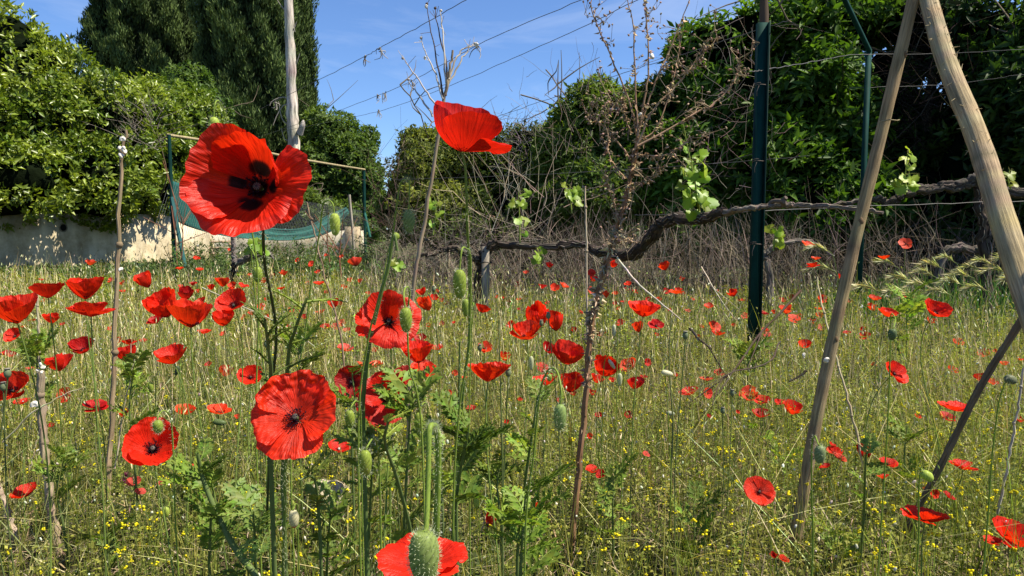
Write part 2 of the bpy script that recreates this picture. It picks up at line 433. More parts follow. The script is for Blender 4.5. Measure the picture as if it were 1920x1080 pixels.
for k in range(1):
    an = np.arange(14) * 2 * math.pi / 14; u = np.array([0.39, 0.92, 0]); 
    ring = lambda r, o: hp + hn * o + r * (np.cos(an)[:, None] * u + np.sin(an)[:, None] * np.array([0, 0, 1]))
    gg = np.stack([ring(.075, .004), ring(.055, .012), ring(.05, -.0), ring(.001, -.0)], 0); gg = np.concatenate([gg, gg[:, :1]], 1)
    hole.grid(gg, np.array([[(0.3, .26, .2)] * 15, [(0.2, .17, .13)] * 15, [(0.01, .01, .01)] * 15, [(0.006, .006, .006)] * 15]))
hole.build('drain_pipe', M['stone'], wl)
wp = wall('low_wall', [(-9.2, 15.6), (-3.35, 15.9)], 0.66, 0.3, (0.80, 0.73, 0.58),
     'low cream wall with stained patches behind the sagging green net')
m = MB(); m.box((-3.55, 15.79, .35), (.3, .3, .8), (.45, .36, .24)); m.build('end_pier', M['wall'], wp)

# ---------------------------------------------------------------- foliage masses
def blob_points(blobs, n, depth=0.3, seed=1, rej=0.84, bump=0.18, face=-0.5):
    """points and outward normals in the outer shell of a union of lumpy ellipsoids"""
    B = np.array([b[:6] for b in blobs], float)
    ar = (B[:, 3] * B[:, 5] + B[:, 4] * B[:, 5]); ar /= ar.sum()
    P_, N_ = [], []
    for k, b in enumerate(B):
        m_ = int(n * ar[k] * 1.6) + 5
        d = rdir(m_); q = 1 + bump * bumpf(d, seed * 31 + k)
        dep = 1 - depth * rng.random(m_) ** 1.6 / b[3:6].mean()
        p = b[:3] + d * b[3:6] * (q * dep)[:, None]; nn = norm(d / b[3:6])
        keep = p[:, 2] > 0.05
        cam_ = norm(np.array([0, 0, 1.0]) - p); keep &= ((nn * cam_).sum(1) > face)
        for j, o in enumerate(B):
            if j == k: continue
            keep &= (((p - o[:3]) / (o[3:6] * rej)) ** 2).sum(1) > 1
        P_.append(p[keep]); N_.append(nn[keep])
    p = np.vstack(P_); nn = np.vstack(N_)
    if len(p) > n: i = rng.choice(len(p), n, replace=False); p, nn = p[i], nn[i]
    return p, nn
def rosettes(mb, p, nn, k, L, Wd, cols, seed=3, up=0.35, tilt=(25, 80), fold=.22, droop=.12, sp=0.05, hang=0.0):
    n = len(p)
    ax0 = norm(nn + up * np.array([0, 0, 1]) + 0.45 * rng.standard_normal((n, 3)))
    u = norm(np.cross(ax0, rdir(n))); w = np.cross(ax0, u)
    ph0 = rng.uniform(0, 6.28, n)
    ci = np.clip(0.5 + 0.5 * bumpf(p * 0.9, seed) + .25 * rng.standard_normal(n), 0, 1)
    base = cols[0] + (np.array(cols[1]) - cols[0]) * ci[:, None]
    for j in range(k):
        ph = ph0 + j * 2.4 + .3 * rng.standard_normal(n)
        ti = np.radians(rng.uniform(tilt[0], tilt[1], n))
        rad = np.cos(ph)[:, None] * u + np.sin(ph)[:, None] * w
        ax = np.cos(ti)[:, None] * ax0 + np.sin(ti)[:, None] * rad - hang * np.array([0, 0, 1.])
        nr = np.sin(ti)[:, None] * ax0 - np.cos(ti)[:, None] * rad + .25 * rng.standard_normal((n, 3))
        Lj = L * rng.uniform(.6, 1.15, n)
        mb.leaves(p + sp * rng.standard_normal((n, 3)) * .5, ax, nr, Lj, Wd * Lj / L, np.clip(base * (1 + .18 * rng.standard_normal((n, 1))), .004, .9), fold, droop)
def core(mb, blobs, k=0.8, col=(0.012, 0.018, 0.007), seed=1, bump=.18):  # near-black blobs added to paint the shade deep inside a crown
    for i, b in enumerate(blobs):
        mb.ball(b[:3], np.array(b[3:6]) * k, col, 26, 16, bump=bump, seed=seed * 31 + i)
def branch_tree(base, h, r0, n=5, spread=.5, seed=0, col=(0.16, 0.13, 0.09), mb=None, lean=(0, 0), lv=2):
    """tapered trunk with limbs"""
    mb = mb or MB(); r_ = np.random.default_rng(seed)
    top = np.array(base) + np.array([lean[0], lean[1], h])
    tr = spline([base, np.array(base) * .5 + top * .5 + r_.normal(0, .05 * h * .3, 3), top], 12, 0.004 * h)
    mb.tube(tr, ramp(r0, r0 * .3, 12), col, 8, lump=.06)
    for i in range(n):
        t = r_.uniform(.25, .95); s_ = tr[int(t * 11)]; a = r_.uniform(0, 6.28)
        L = h * r_.uniform(.25, .5); e = s_ + np.array([math.cos(a) * spread, math.sin(a) * spread, r_.uniform(.3, .9)]) * L
        l = spline([s_, (s_ + e) / 2 + r_.normal(0, .08 * L, 3), e], 8, .01 * L); mb.tube(l, ramp(r0 * .4 * (1.1 - t), r0 * .08, 8), col, 5)
        if lv > 1:
            for j in range(4):
                q = l[r_.integers(3, 8)]; e2 = q + r_.normal(0, .3 * L, 3) + np.array([0, 0, .12 * L]); mb.tube(spline([q, (q + e2) / 2 + r_.normal(0, .04 * L, 3), e2], 5), ramp(r0 * .1, r0 * .03, 5), col, 4)
    return mb
def px_blob(px, py, Y, rpx, rpy, ry=None):
    """an ellipsoid given by where it appears: centre pixel, depth, radii in pixels"""
    c = P(px, py, Y); s_ = Y / F
    return (c[0], c[1], c[2], rpx * s_, (ry if ry is not None else rpx * s_), rpy * s_)

# laurel hedge on the left, overhanging its wall
hb = [px_blob(-260, 260, 9.3, 260, 250, 1.3), px_blob(-30, 225, 10.8, 190, 195, 1.2), px_blob(120, 265, 11.9, 150, 158, 1.1), px_blob(20, 100, 11.0, 90, 75, .8),
      px_blob(225, 292, 13.0, 130, 148, 1.1), px_blob(320, 250, 14.5, 95, 95, 1.1), px_blob(140, 340, 11.6, 160, 84, .8), px_blob(300, 340, 13.6, 60, 88, .8), px_blob(-20, 345, 10.3, 150, 72, .75)]
hr = thing('laurel_hedge', (-7.6, 11.5, 0), 'big glossy yellow-green hedge spilling over the rendered wall at left', 'hedge')
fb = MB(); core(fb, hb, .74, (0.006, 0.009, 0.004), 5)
p, nn = blob_points(hb, 21000, .42, 5, bump=.18)
# fewer leaves in some hollows so that dark gaps show
gap = bumpf(p * 2.1, 77) + .5 * bumpf(p * 5, 78); keep = gap > -.28
rosettes(fb, p[keep], nn[keep], 6, .112, .048, (np.array([.085, .145, .012]), np.array([.22, .27, .028])), 9, up=.4, droop=.1)
fb.build('foliage', M['laurel'], hr, quad_mat=M['inner'])
bb = MB()
for i in range(26):
    k = rng.integers(len(p)); a = p[k]; b = np.array([a[0] - .4, a[1] + .5, rng.uniform(.9, 1.6)])
    bb.tube(spline([b, (a + b) / 2 + rng.normal(0, .15, 3), a], 7), ramp(.02, .005, 7), (.14, .11, .07), 5)
for i in range(70):   # bare grey twigs in front
    c = P(rng.uniform(225, 300), rng.uniform(190, 290), 11.2 + rng.uniform(-.2, .4)); e = c + np.array([rng.normal(0, .25), rng.normal(0, .15), rng.uniform(.05, .4)])
    bb.tube(spline([c, (c + e) / 2 + rng.normal(0, .05, 3), e], 5), ramp(.006, .002, 5), (.2, .17, .14), 3)
tag(bb.build('bare_twigs', M['dry'], hr), kind='stuff')
# shoots standing up on the skyline
for i, (x, y, h) in enumerate([(60, 30, 60), (130, 70, 75), (165, 95, 40), (205, 110, 30), (18, 10, 60), (95, 60, 45)]):
    pass

# tall shrubs' upright shoots belong to the hedge crown
sh = MB()
for (x, y) in [(55, 40), (62, 25), (125, 85), (130, 70), (140, 95), (170, 120), (195, 130), (100, 70), (10, 15), (30, 20), (80, 60), (215, 140), (150, 110)]:
    a = P(x + rng.normal(0, 4), y + 60, 11.4); b = P(x, y, 11.4)
    sh.tube(spline([a, (a + b) / 2 + rng.normal(0, .02, 3), b], 6), ramp(.008, .003, 6), (.12, .13, .05), 4)
    t = rng.random(26)[:, None]; c = a + (b - a) * t
    ax = rdir(26) * .8 + np.array([0, 0, .7]); sh.leaves(c, ax, rdir(26) + np.array([0, 0, .5]), .12, .045, jit((.06, .10, .025), 26))
sh.build('shoot', M['laurel'], hr)

# cypresses
def cypress(name, px, Y, rpx, top, base_z, seed, label, n=9000, col=((.018, .032, .010), (.085, .125, .034)), leanx=0):
    c = P(px, 300, Y); rad = rpx * Y / F; H = top
    r = thing(name, (c[0], Y, 0), label, 'tree', 'cypresses behind the garden')
    mb = MB(); r_ = np.random.default_rng(seed)
    def prof(z): 
        t = np.clip(z / H, 0, 1); return rad * (np.clip(t * 7, .15, 1) ** .7) * np.clip(1 - t, 0, 1) ** .30 * 1.06
    zz = np.linspace(0.4, H, 40); an = np.linspace(0, 2 * math.pi, 49)
    A, Z = np.meshgrid(an, zz)
    def ribs(A, Z):
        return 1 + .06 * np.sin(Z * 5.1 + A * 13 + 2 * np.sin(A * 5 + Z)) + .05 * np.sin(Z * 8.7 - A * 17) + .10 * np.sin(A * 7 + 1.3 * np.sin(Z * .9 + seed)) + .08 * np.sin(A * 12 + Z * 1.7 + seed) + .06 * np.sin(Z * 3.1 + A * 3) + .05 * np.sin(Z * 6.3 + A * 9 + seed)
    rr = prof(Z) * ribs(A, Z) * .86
    mb.grid(np.stack([c[0] + rr * np.cos(A), Y + rr * np.sin(A), Z], -1), (.010, .018, .008))  # dark inner shell, the shade behind the tufts put into its colour
    z = r_.random(n * 2) * (H - .5) + .5; a = r_.uniform(0, 2 * math.pi, n * 2)
    keep = (np.sin(a) < .45); z, a = z[keep][:n], a[keep][:n]; m_ = len(z)
    rr = prof(z) * ribs(a, z) * (1 - .10 * r_.random(m_))
    pos = np.stack([c[0] + rr * np.cos(a), Y + rr * np.sin(a), z], -1); out_ = np.stack([np.cos(a), np.sin(a), 0 * a], -1)
    # each tuft is a flat spray of upright needles
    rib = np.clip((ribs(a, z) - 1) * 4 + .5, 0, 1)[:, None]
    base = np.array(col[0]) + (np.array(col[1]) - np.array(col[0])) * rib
    for k in range(5):
        ax = norm(out_ * r_.uniform(.1, .7, (m_, 1)) + np.array([0, 0, 1.]) + .28 * r_.standard_normal((m_, 3)))
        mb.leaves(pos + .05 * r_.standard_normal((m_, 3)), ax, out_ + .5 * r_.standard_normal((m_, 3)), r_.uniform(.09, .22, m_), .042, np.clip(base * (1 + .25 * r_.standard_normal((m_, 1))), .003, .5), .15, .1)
    mb.build('crown', M['needle'], r, quad_mat=M['inner'])
    t = MB(); t.tube(spline([(c[0], Y, -.1), (c[0], Y, H * .5), (c[0], Y, H * .9)], 10), ramp(.22, .05, 10), (.12, .09, .06), 8, lump=.08); t.build('trunk', M['bark'], r)
cypress('cypress_tree', 284, 24, 108, 11.5, 0, 3, 'broad dark cypress rising behind the hedge, leftmost of the cypresses', 20000)
cypress('cypress_tree', 472, 21, 87, 13, 0, 8, 'dark cypress directly behind the bleached dead trunk and left of it', 20000)
cypress('cypress_tree', 562, 24.5, 32, 13.5, 0, 15, 'narrow cypress just right of the bleached dead trunk', 8000)

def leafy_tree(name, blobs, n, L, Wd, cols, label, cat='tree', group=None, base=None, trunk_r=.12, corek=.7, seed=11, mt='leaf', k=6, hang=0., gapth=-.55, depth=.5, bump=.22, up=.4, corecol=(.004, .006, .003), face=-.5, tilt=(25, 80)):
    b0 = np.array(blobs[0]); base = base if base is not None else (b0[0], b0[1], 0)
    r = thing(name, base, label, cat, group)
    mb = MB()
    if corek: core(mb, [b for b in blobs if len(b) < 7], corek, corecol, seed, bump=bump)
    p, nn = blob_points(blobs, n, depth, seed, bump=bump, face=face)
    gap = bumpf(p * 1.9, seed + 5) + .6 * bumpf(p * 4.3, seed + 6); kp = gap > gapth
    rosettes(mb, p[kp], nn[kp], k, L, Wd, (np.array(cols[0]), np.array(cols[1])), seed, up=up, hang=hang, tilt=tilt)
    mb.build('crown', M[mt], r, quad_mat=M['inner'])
    t = MB(); top = max(b[2] + .4 * b[5] for b in blobs)
    branch_tree((base[0], base[1], -.05), top, trunk_r, 9, .8, seed, mb=t); t.build('trunk', M['bark'], r)
    return r, p, nn
leafy_tree('lime_bush', [px_blob(355, 170, 17, 48, 46, .6), px_blob(330, 230, 16.5, 70, 60, .8), px_blob(385, 245, 16.5, 50, 70, .6)], 3200, .11, .055, ((.05, .10, .022), (.11, .17, .035)),
           'soft green bush in front of the broad cypress, above the far end of the hedge', 'bush', seed=21)
leafy_tree('broadleaf_tree', [px_blob(618, 258, 20, 52, 56, .9), px_blob(655, 310, 19.5, 52, 62, .9), px_blob(605, 350, 19.5, 60, 80, .9), px_blob(690, 262, 20, 20, 26, .4), px_blob(690, 375, 19, 38, 70, .6), px_blob(645, 420, 18.5, 70, 50, .7)],
           7000, .13, .06, ((.05, .095, .018), (.13, .19, .036)), 'rounded green tree against the sky right of the cypresses', seed=23, gapth=-.5)
leafy_tree('olive_bush', [px_blob(580, 400, 17.6, 60, 50, .6), px_blob(520, 380, 17.6, 50, 50, .6), px_blob(440, 400, 17.6, 60, 60, .6), px_blob(370, 380, 17.6, 50, 60, .6)],
           3500, .10, .04, ((.08, .13, .022), (.19, .24, .045)), 'dense green bush growing above the low cream wall behind the netting', 'bush', seed=25)

# middle and right hedge plants
G1 = 'overgrown plants of the boundary hedge'
hedge = leafy_tree
hedge('evergreen_bush', [px_blob(810, 330, 11.2, 75, 78, .8), px_blob(850, 400, 10.6, 110, 70, .8), px_blob(755, 390, 11.8, 42, 75, .5), px_blob(880, 300, 11, 60, 50, .7), px_blob(790, 270, 11.4, 36, 26, .4)],
      7500, .09, .036, ((.07, .10, .020), (.20, .22, .045)), 'rounded evergreen bush behind the stem of the tall side-on poppy', 'bush', G1, seed=31, gapth=-.6)
hedge('trellis_shrub', [px_blob(965, 330, 10.6, 70, 75, .7), px_blob(1010, 400, 10, 110, 70, .8), px_blob(1040, 300, 10.4, 60, 60, .6), px_blob(985, 265, 10.6, 42, 26, .4), px_blob(925, 330, 10.8, 60, 60, .6), px_blob(1005, 290, 10.5, 62, 52, .5), px_blob(930, 290, 10.7, 50, 42, .4), px_blob(1060, 360, 10, 80, 70, .6), px_blob(900, 440, 9.8, 120, 50, .6), px_blob(1020, 450, 9.4, 130, 55, .6)],
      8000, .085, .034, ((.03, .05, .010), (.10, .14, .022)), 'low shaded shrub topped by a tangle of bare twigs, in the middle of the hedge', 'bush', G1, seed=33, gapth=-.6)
hedge('feathery_shrub', [px_blob(1110, 215, 9.6, 62, 62, .55), px_blob(1180, 250, 9.4, 75, 80, .6), px_blob(1060, 300, 9.6, 60, 70, .6), px_blob(1130, 370, 9.2, 120, 90, .8), px_blob(1235, 200, 9.3, 50, 50, .5)],
      8500, .115, .034, ((.05, .09, .014), (.17, .24, .035)), 'loose feathery shrub behind the tall dead weed', 'bush', G1, seed=35, gapth=-.5, corek=.66, hang=.15)
hedge('creeper_tree', [px_blob(1345, 90, 9.0, 78, 62, .55), px_blob(1400, 60, 8.8, 60, 45, .5), px_blob(1400, 190, 8.8, 130, 100, .7), px_blob(1300, 330, 8.8, 120, 110, .7), px_blob(1450, 340, 8.4, 110, 130, .8), px_blob(1290, 110, 9.0, 40, 50, .3), px_blob(1330, 440, 8.4, 150, 60, .5)],
      9500, .15, .050, ((.03, .075, .008), (.12, .22, .018)), 'creeper clad tree with drooping leaves immediately left of the green post top', 'tree', G1, seed=37, gapth=-.12, corek=.72, hang=.35)
hedge('hedge_tree', [px_blob(1540, 60, 8.8, 110, 75, .8), px_blob(1500, 170, 8.4, 90, 90, .7), px_blob(1570, 250, 8.4, 80, 130, .7), px_blob(1540, 400, 8.0, 130, 120, .8), px_blob(1640, 20, 9, 90, 50, .7), px_blob(1655, 400, 8.2, 90, 110, .6), px_blob(1650, 190, 8.6, 62, 105, .5), px_blob(1560, 470, 7.8, 130, 50, .5)],
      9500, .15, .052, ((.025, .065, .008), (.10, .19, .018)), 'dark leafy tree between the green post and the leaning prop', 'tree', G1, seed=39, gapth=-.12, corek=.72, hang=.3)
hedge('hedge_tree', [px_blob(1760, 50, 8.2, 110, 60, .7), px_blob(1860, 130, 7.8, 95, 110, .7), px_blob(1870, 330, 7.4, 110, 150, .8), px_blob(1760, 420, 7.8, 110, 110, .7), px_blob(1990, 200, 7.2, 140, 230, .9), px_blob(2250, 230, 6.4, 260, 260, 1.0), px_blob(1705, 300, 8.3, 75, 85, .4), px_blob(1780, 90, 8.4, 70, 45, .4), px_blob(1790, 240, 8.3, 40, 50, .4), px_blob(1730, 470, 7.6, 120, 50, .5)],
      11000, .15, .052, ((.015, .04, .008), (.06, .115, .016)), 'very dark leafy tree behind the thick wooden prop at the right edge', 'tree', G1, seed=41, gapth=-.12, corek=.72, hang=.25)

# bare sunlit twigs on the hedge
def twig_cloud(mb, c, n, L, rad, col, spread=(1, 1, 1), up=.6, K=5, curl=.25, r0=.003):
    c = np.atleast_2d(c); i = rng.integers(0, len(c), n)
    a = c[i] + rng.standard_normal((n, 3)) * rad * np.array(spread)
    d = norm(rng.standard_normal((n, 3)) * np.array([1, .6, .8]) + np.array([0, 0, up])) * (L * rng.uniform(.4, 1.3, n))[:, None]
    t = np.linspace(0, 1, K)[None, :, None]
    pts = a[:, None] + d[:, None] * t + (rng.standard_normal((n, 1, 3)) * curl * L) * t * t + .02 * L * rng.standard_normal((n, K, 3))
    mb.twigs(pts, np.broadcast_to(r0 * np.linspace(1, .35, K), (n, K)), jit(col, n, .3, .08))
    return pts
def bramble(name, spots, n, L, r0, col, label, loc, rad=.25, up=.6):
    m = MB(); twig_cloud(m, np.array([P(*s) for s in spots]), n, L, rad, col, up=up, r0=r0)
    o = m.build(name, M['dry']); return tag(o, label, 'brush', 'dry brush in front of the hedge', 'stuff')
bramble('dead_creeper', [(950, 270, 9.9), (990, 265, 9.9), (1020, 290, 9.8), (960, 300, 9.8), (985, 240, 10)], 230, .26, .004, (.20, .17, .16), 'grey tangle of bare creeper twigs on top of the middle hedge', None)
bramble('dry_bramble', [(930, 420, 7.5), (960, 400, 7.5), (1000, 420, 7.3), (900, 440, 7.5)], 70, .7, .0035, (.40, .33, .24), 'pale curved dry canes arching above the vine left of the tall dead weed', None, .22, 1.2)
bramble('dead_creeper', [(1060, 230, 8.6), (1080, 290, 8.6), (1110, 240, 8.5), (1090, 360, 8.5), (1075, 160, 8.7)], 100, .34, .003, (.22, .18, .15), 'grey brown bare twigs rising through the feathery shrub', None, .28, 1.3)
bramble('dead_creeper', [(1740, 170, 7.9), (1760, 120, 7.9), (1740, 230, 7.9), (1700, 200, 7.9)], 420, .6, .006, (.03, .025, .02), 'black bare branches against the patch of sky between the two wooden props', None, .3, .5)
bramble('dry_bramble', [(730, 380, 9.5), (740, 430, 9.3), (735, 320, 9.6)], 110, .5, .003, (.15, .10, .08), 'thin reddish dry stems at the left end of the hedge beside the netting frame', None, .15, 1.6)
bramble('dry_bramble', [(1380, 130, 7.6), (1360, 200, 7.6), (1400, 300, 7.4), (1340, 260, 7.6)], 110, .4, .0028, (.22, .17, .15), 'faint dry twigs hanging over the dark tree left of the green post', None, .3, .3)

# dead bleached trunk
r = thing('bare_tree', (*P(556, 480, 18.6)[:2], 0), 'bleached bare dead tree trunk standing in front of the cypresses', 'tree')
tp = [P(556, 540, 18.6), P(556, 380, 18.6), P(552, 300, 18.6), P(548, 220, 18.6), P(545, 120, 18.6), P(541, 0, 18.6), P(538, -120, 18.6)]
tp[0][2] = -.05
m = MB(); pts = spline(tp, 40, .004); an = np.linspace(0, 1, 40)
m.tube(pts, (.20 - .115 * an) * (1 + .05 * np.sin(an * 40)), jit((.50, .44, .36), 40, .12, .03), 14, lump=.10)
m.tube(spline([P(562, 250, 18.5), P(567, 235, 18.4), P(569, 225, 18.4)], 6), [.09, .075, .075, .065, .045, .015], (.42, .37, .32), 8, lump=.1)
m.build('trunk', M['deadwood'], r, smooth=True)
for br in [[(541, 40), (546, 30), (553, 60)], [(545, 62), (552, 52), (556, 40)], [(540, 25), (528, 12), (520, 0)], [(549, 130), (556, 118), (562, 100)], [(551, 210), (535, 195), (520, 215), (512, 235)], [(551, 240), (530, 225), (522, 190)], [(553, 262), (535, 262), (527, 240)], [(548, 190), (530, 182), (510, 190), (506, 198)]]:
    m = MB(); m.tube(spline([P(x, y, 18.6 - .03 * i) for i, (x, y) in enumerate(br)], 8), ramp(.022, .008, 8), (.34, .30, .25), 5); m.build('branch', M['deadwood'], r)

# ---------------------------------------------------------------- netting frame
r = thing('netting_frame', (*P(318, 520, 10.2)[:2], 0), 'green steel frame with a thin timber rail on top, standing before the low cream wall', 'frame')
def bar(m, a, b, rad, c, n=8, k=6, lump=0): m.tube(spline([a, b], k), rad, c, n, lump=lump)
def gpt(px, Y, z=0.0): q = P(px, 480, Y); return np.array([q[0], Y, z])
GRN = (.004, .034, .028)
def post_to(px, pytop, Y, rad, par, name='post', leanpx=0, c=GRN, mt='post'):
    m = MB(); a = P(px, pytop, Y); b = np.array([a[0] + leanpx * Y / F, Y, -.05]); bar(m, a, b, rad, c); return m.build(name, M[mt], par)
post_to(317, 252, 10.2, .026, r); post_to(682, 318, 16, .036, r)
m = MB(); bar(m, P(322, 370, 10.2), np.array([P(350, 500, 10.0)[0], 10.0, 0]), .030, (.03, .10, .10)); m.build('brace', M['post'], r)
m = MB(); bar(m, P(684, 400, 15.9), P(694, 445, 15.6), .03, (.02, .09, .07)); m.build('brace', M['post'], r)
m = MB(); a, b = P(313, 253, 10.2), P(684, 318, 16)
m.tube(spline([a, (a * .7 + b * .3) + [0, 0, .03], (a + b) / 2 - [0, 0, .02], b], 12), .022, (.30, .24, .13), 5, lump=.12); m.build('top_rail', M['timber'], r)
# chicken wire
m = MB(); A, B = P(320, 335, 10.25), P(680, 395, 15.9); C_, D_ = P(320, 440, 10.25), P(680, 470, 15.9)
nx, ny = 120, 14
def q4(u, v): return (A * (1 - u) + B * u) * (1 - v) + (C_ * (1 - u) + D_ * u) * v
ps = []
for i in range(nx):
    for s_ in (-1, 1):
        ps.append([q4((i + s_ * j * .5) / nx, j / ny) for j in range(0, ny + 1, 2)])
m.twigs(np.array(ps), np.full((len(ps), len(ps[0])), .0018), (.20, .21, .20)); m.build('wire_mesh', M['wire'], r)
# shade net hanging in a swag
topE = spline([P(318, 338, 10.35), P(350, 350, 11), P(400, 388, 12.2), P(500, 424, 13.4), P(570, 425, 14.2), P(620, 400, 15), P(650, 388, 15.4)], 60)
botE = spline([P(318, 402, 10.35), P(350, 422, 11), P(420, 441, 12.2), P(500, 450, 13.3), P(570, 448, 14.1), P(622, 432, 15), P(655, 398, 15.4)], 60)
gr = []
for j in range(14):
    v = j / 13; row = topE * (1 - v) + botE * v; row = row + np.stack([0 * row[:, 0], .035 * np.sin(v * 14 + np.linspace(0, 9, 60) + 2 * np.sin(np.linspace(0, 7, 60))) * np.linspace(.3, 1, 60) + .02 * np.sin(v * 31 + np.linspace(0, 14, 60)), -.02 * np.abs(np.sin(v * 11 + np.linspace(0, 3, 60)))], -1); gr.append(row)
m = MB(); m.grid(np.array(gr), np.tile(np.array([.006, .090, .072]), (14, 60, 1)) * (1 + .22 * rng.standard_normal((14, 1, 1)) * np.linspace(.2, 1, 60)[None, :, None]))
o = m.build('shade_net', M['net'], smooth=True); sm = o.modifiers.new('thickness', 'SOLIDIFY'); sm.thickness = .006
tag(o, 'teal green shade net sagging in folds from the steel frame above the cream wall', 'net')
# slatted crate and fence posts behind it
r = thing('slatted_pallet', (*P(400, 480, 14)[:2], 0), 'weathered slatted wooden pallet leaning on the low cream wall under the net', 'pallet')
for (a, b, y) in [((352, 452), (436, 455), 0), ((352, 463), (440, 467), 0), ((352, 474), (440, 478), 0), ((352, 485), (440, 490), 0)]:
    m = MB(); A = P(*a, 13.9); B = P(*b, 14.3); m.box((A + B) / 2, (np.linalg.norm(B - A), .03, .045), (.36, .25, .18), rot=Quaternion((0, 0, 1), math.atan2(B[1] - A[1], B[0] - A[0])).to_matrix()); m.build('slat', M['timber'], r)
for x in (360, 398, 432):
    m = MB(); A = P(x, 450, 14.35); m.box((A[0], A[1], A[2] / 2), (.06, .05, A[2]), (.30, .21, .15)); m.build('upright', M['timber'], r)
def stake(name, px, pytop, Y, rad, col, label, lean=0, mt='timber', n=5, cat='post'):
    m = MB(); a = P(px, pytop, Y); b = np.array([a[0] + lean * Y / F, Y, -.05]); m.tube(spline([a, (a + b) / 2 + [.01, 0, 0], b], 8), rad, col, n, lump=.05)
    return tag(m.build(name, M[mt]), label, cat)
stake('wooden_stake', 655, 365, 14.6, .03, (.32, .28, .22), 'thin grey wooden stake left of the right post of the netting frame', 8)
stake('wooden_stake', 436, 430, 12.5, .045, (.28, .24, .22), 'grey stake behind the big poppy, beside the small dark vine', 2)

# green posts on the right
r = thing('metal_post', (P(1417, 600, 3.45)[0], 3.45, 0), 'tall dark green metal trellis post, nearest of the green posts', 'post')
a = P(1431, -60, 3.45); x0 = P(1431, 40, 3.45)[0]
m = MB(); w_, th, d_ = .047, .004, .03
zt = P(1431, 42, 3.45)[2]
xs0 = P(1431, 42, 3.45)[0]
m.box((xs0, 3.45, zt / 2 - .1), (w_, th, zt + .2), GRN); m.box((xs0 - w_ / 2 + th / 2, 3.45 + d_ / 2 + th / 2 + .0005, zt / 2 - .1), (th, d_, zt + .2), (.003, .022, .019)); m.box((xs0 + w_ / 2 + th / 2 + .0003, 3.45 - .006, zt / 2 - .1), (th, d_, zt + .2), (.003, .022, .019))
m.build('post_profile', M['post'], r)
for zz in (.62, 1.02, 1.38):
    m = MB(); an = np.linspace(0, 2 * math.pi * 1.7, 30); m.tube(np.stack([xs0 + .031 * np.cos(an), 3.455 + .026 * np.sin(an), zz + .004 * an / 3 + .002 * np.sin(an * 2)], -1), .0016, (.13, .10, .08), 5); m.tube([(xs0 - .02, 3.425, zz), (xs0 - .035, 3.41, zz - .03), (xs0 - .03, 3.42, zz - .05)], .0014, (.13, .10, .08), 4); m.build('wire_tie', M['wire'], r)
m = MB(); m.tube(spline([P(1432, 70, 3.5), P(1433, -90, 3.5)], 8), .021, (.10, .07, .05), 7, lump=.1); m.build('wooden_extension', M['bark'], r)
r = thing('metal_post', (P(1628, 450, 5.6)[0], 5.6, 0), 'slim green metal post with a bent arm, behind the leaning prop', 'post')
m = MB(); a = P(1629, 93, 5.6); m.box((a[0], 5.6, a[2] / 2 - .05), (.034, .03, a[2] + .1), GRN); m.build('upright', M['post'], r)
m = MB(); bar(m, P(1630, 96, 5.6), P(1578, -12, 5.2), .02, GRN, 5); m.build('arm', M['post'], r)

# wooden props
r = thing('wooden_prop', (P(1480, 1065, 1.46)[0], 1.46, 0), 'slender leaning barked wooden pole, left leg of the pair of props', 'pole', 'wooden props')
m = MB(); pts = spline([np.r_[P(1478, 1090, 1.45)[:2], -.04], P(1500, 960, 1.455), P(1540, 740, 1.46), P(1592, 500, 1.47), P(1650, 260, 1.49), P(1712, 0, 1.5), P(1745, -140, 1.51)], 60)
rr = np.interp(np.linspace(0, 1, 60), [0, .3, 1], [.0125, .0125, .0118]) * (1 + .03 * np.sin(np.arange(60) * .9))
cc = jit((.31, .22, .12), 60, .14, .04); m.tube(pts, rr, cc, 14, lump=.022)
for k in (7, 15, 24, 33, 45): m.ball(pts[k] + np.array([rng.uniform(-.7, .7), -1, 0]) * rr[k] * .55, np.array([.55, .55, .8]) * rr[k], (.17, .11, .06), 10, 6, bump=.2, seed=k)
m.build('pole', M['cane'], r, smooth=True)
m = MB(); q = P(1664, 229, 1.47); m.tube(q + np.array([[-.018, -.004, 0], [-.006, -.02, .002], [.012, -.015, .001], [.022, -.004, .004]]), .0012, (.3, .25, .15), 4); m.build('twine', M['dry'], r)
r = thing('wooden_prop', (.735, .70, 0), 'thick sunlit wooden pole slanting down to the right edge, right leg of the props', 'pole', 'wooden props')
m = MB(); A0 = P(1735, -20, 1.5); A1 = P(1892, 450, 1.17); dv = A1 - A0; zt = A0 - dv * .3; ze = A0 + dv * ((A0[2] + .03) / -dv[2])
ctl = [zt, A0, A0 + dv * .33 + [-.006, 0, 0], A0 + dv * .66 + [.004, 0, 0], A1, A1 + (ze - A1) * .5, ze]
pts = spline(ctl, 70); rr = np.interp(np.linspace(0, 1, 70), [0, .5, 1], [.0155, .0188, .0225]) * (1 + .015 * np.sin(np.arange(70) * .7))
m.tube(pts, rr, jit((.36, .27, .155), 70, .12, .04), 18, lump=.014)
for k in (14, 20, 27, 34, 41): m.ball(pts[k] + np.array([rng.uniform(-.8, .4), -.8, 0]) * rr[k] * .6, np.array([.42, .42, .6]) * rr[k], (.19, .12, .06), 10, 6, bump=.25, seed=k)
m.build('pole', M['cane'], r, smooth=True)
m = MB()
for i in range(120):
    k = rng.integers(0, 40); q = pts[k] + norm(np.cross(norm(dv), rng.standard_normal(3))) * rr[k]; m.tube([q, q + rng.normal(0, .004, 3) + norm(q - pts[k]) * .003], [.0009, .0003], (.42, .34, .2), 3)
tag(m.build('bark_splinters', M['dry'], r), kind='stuff')
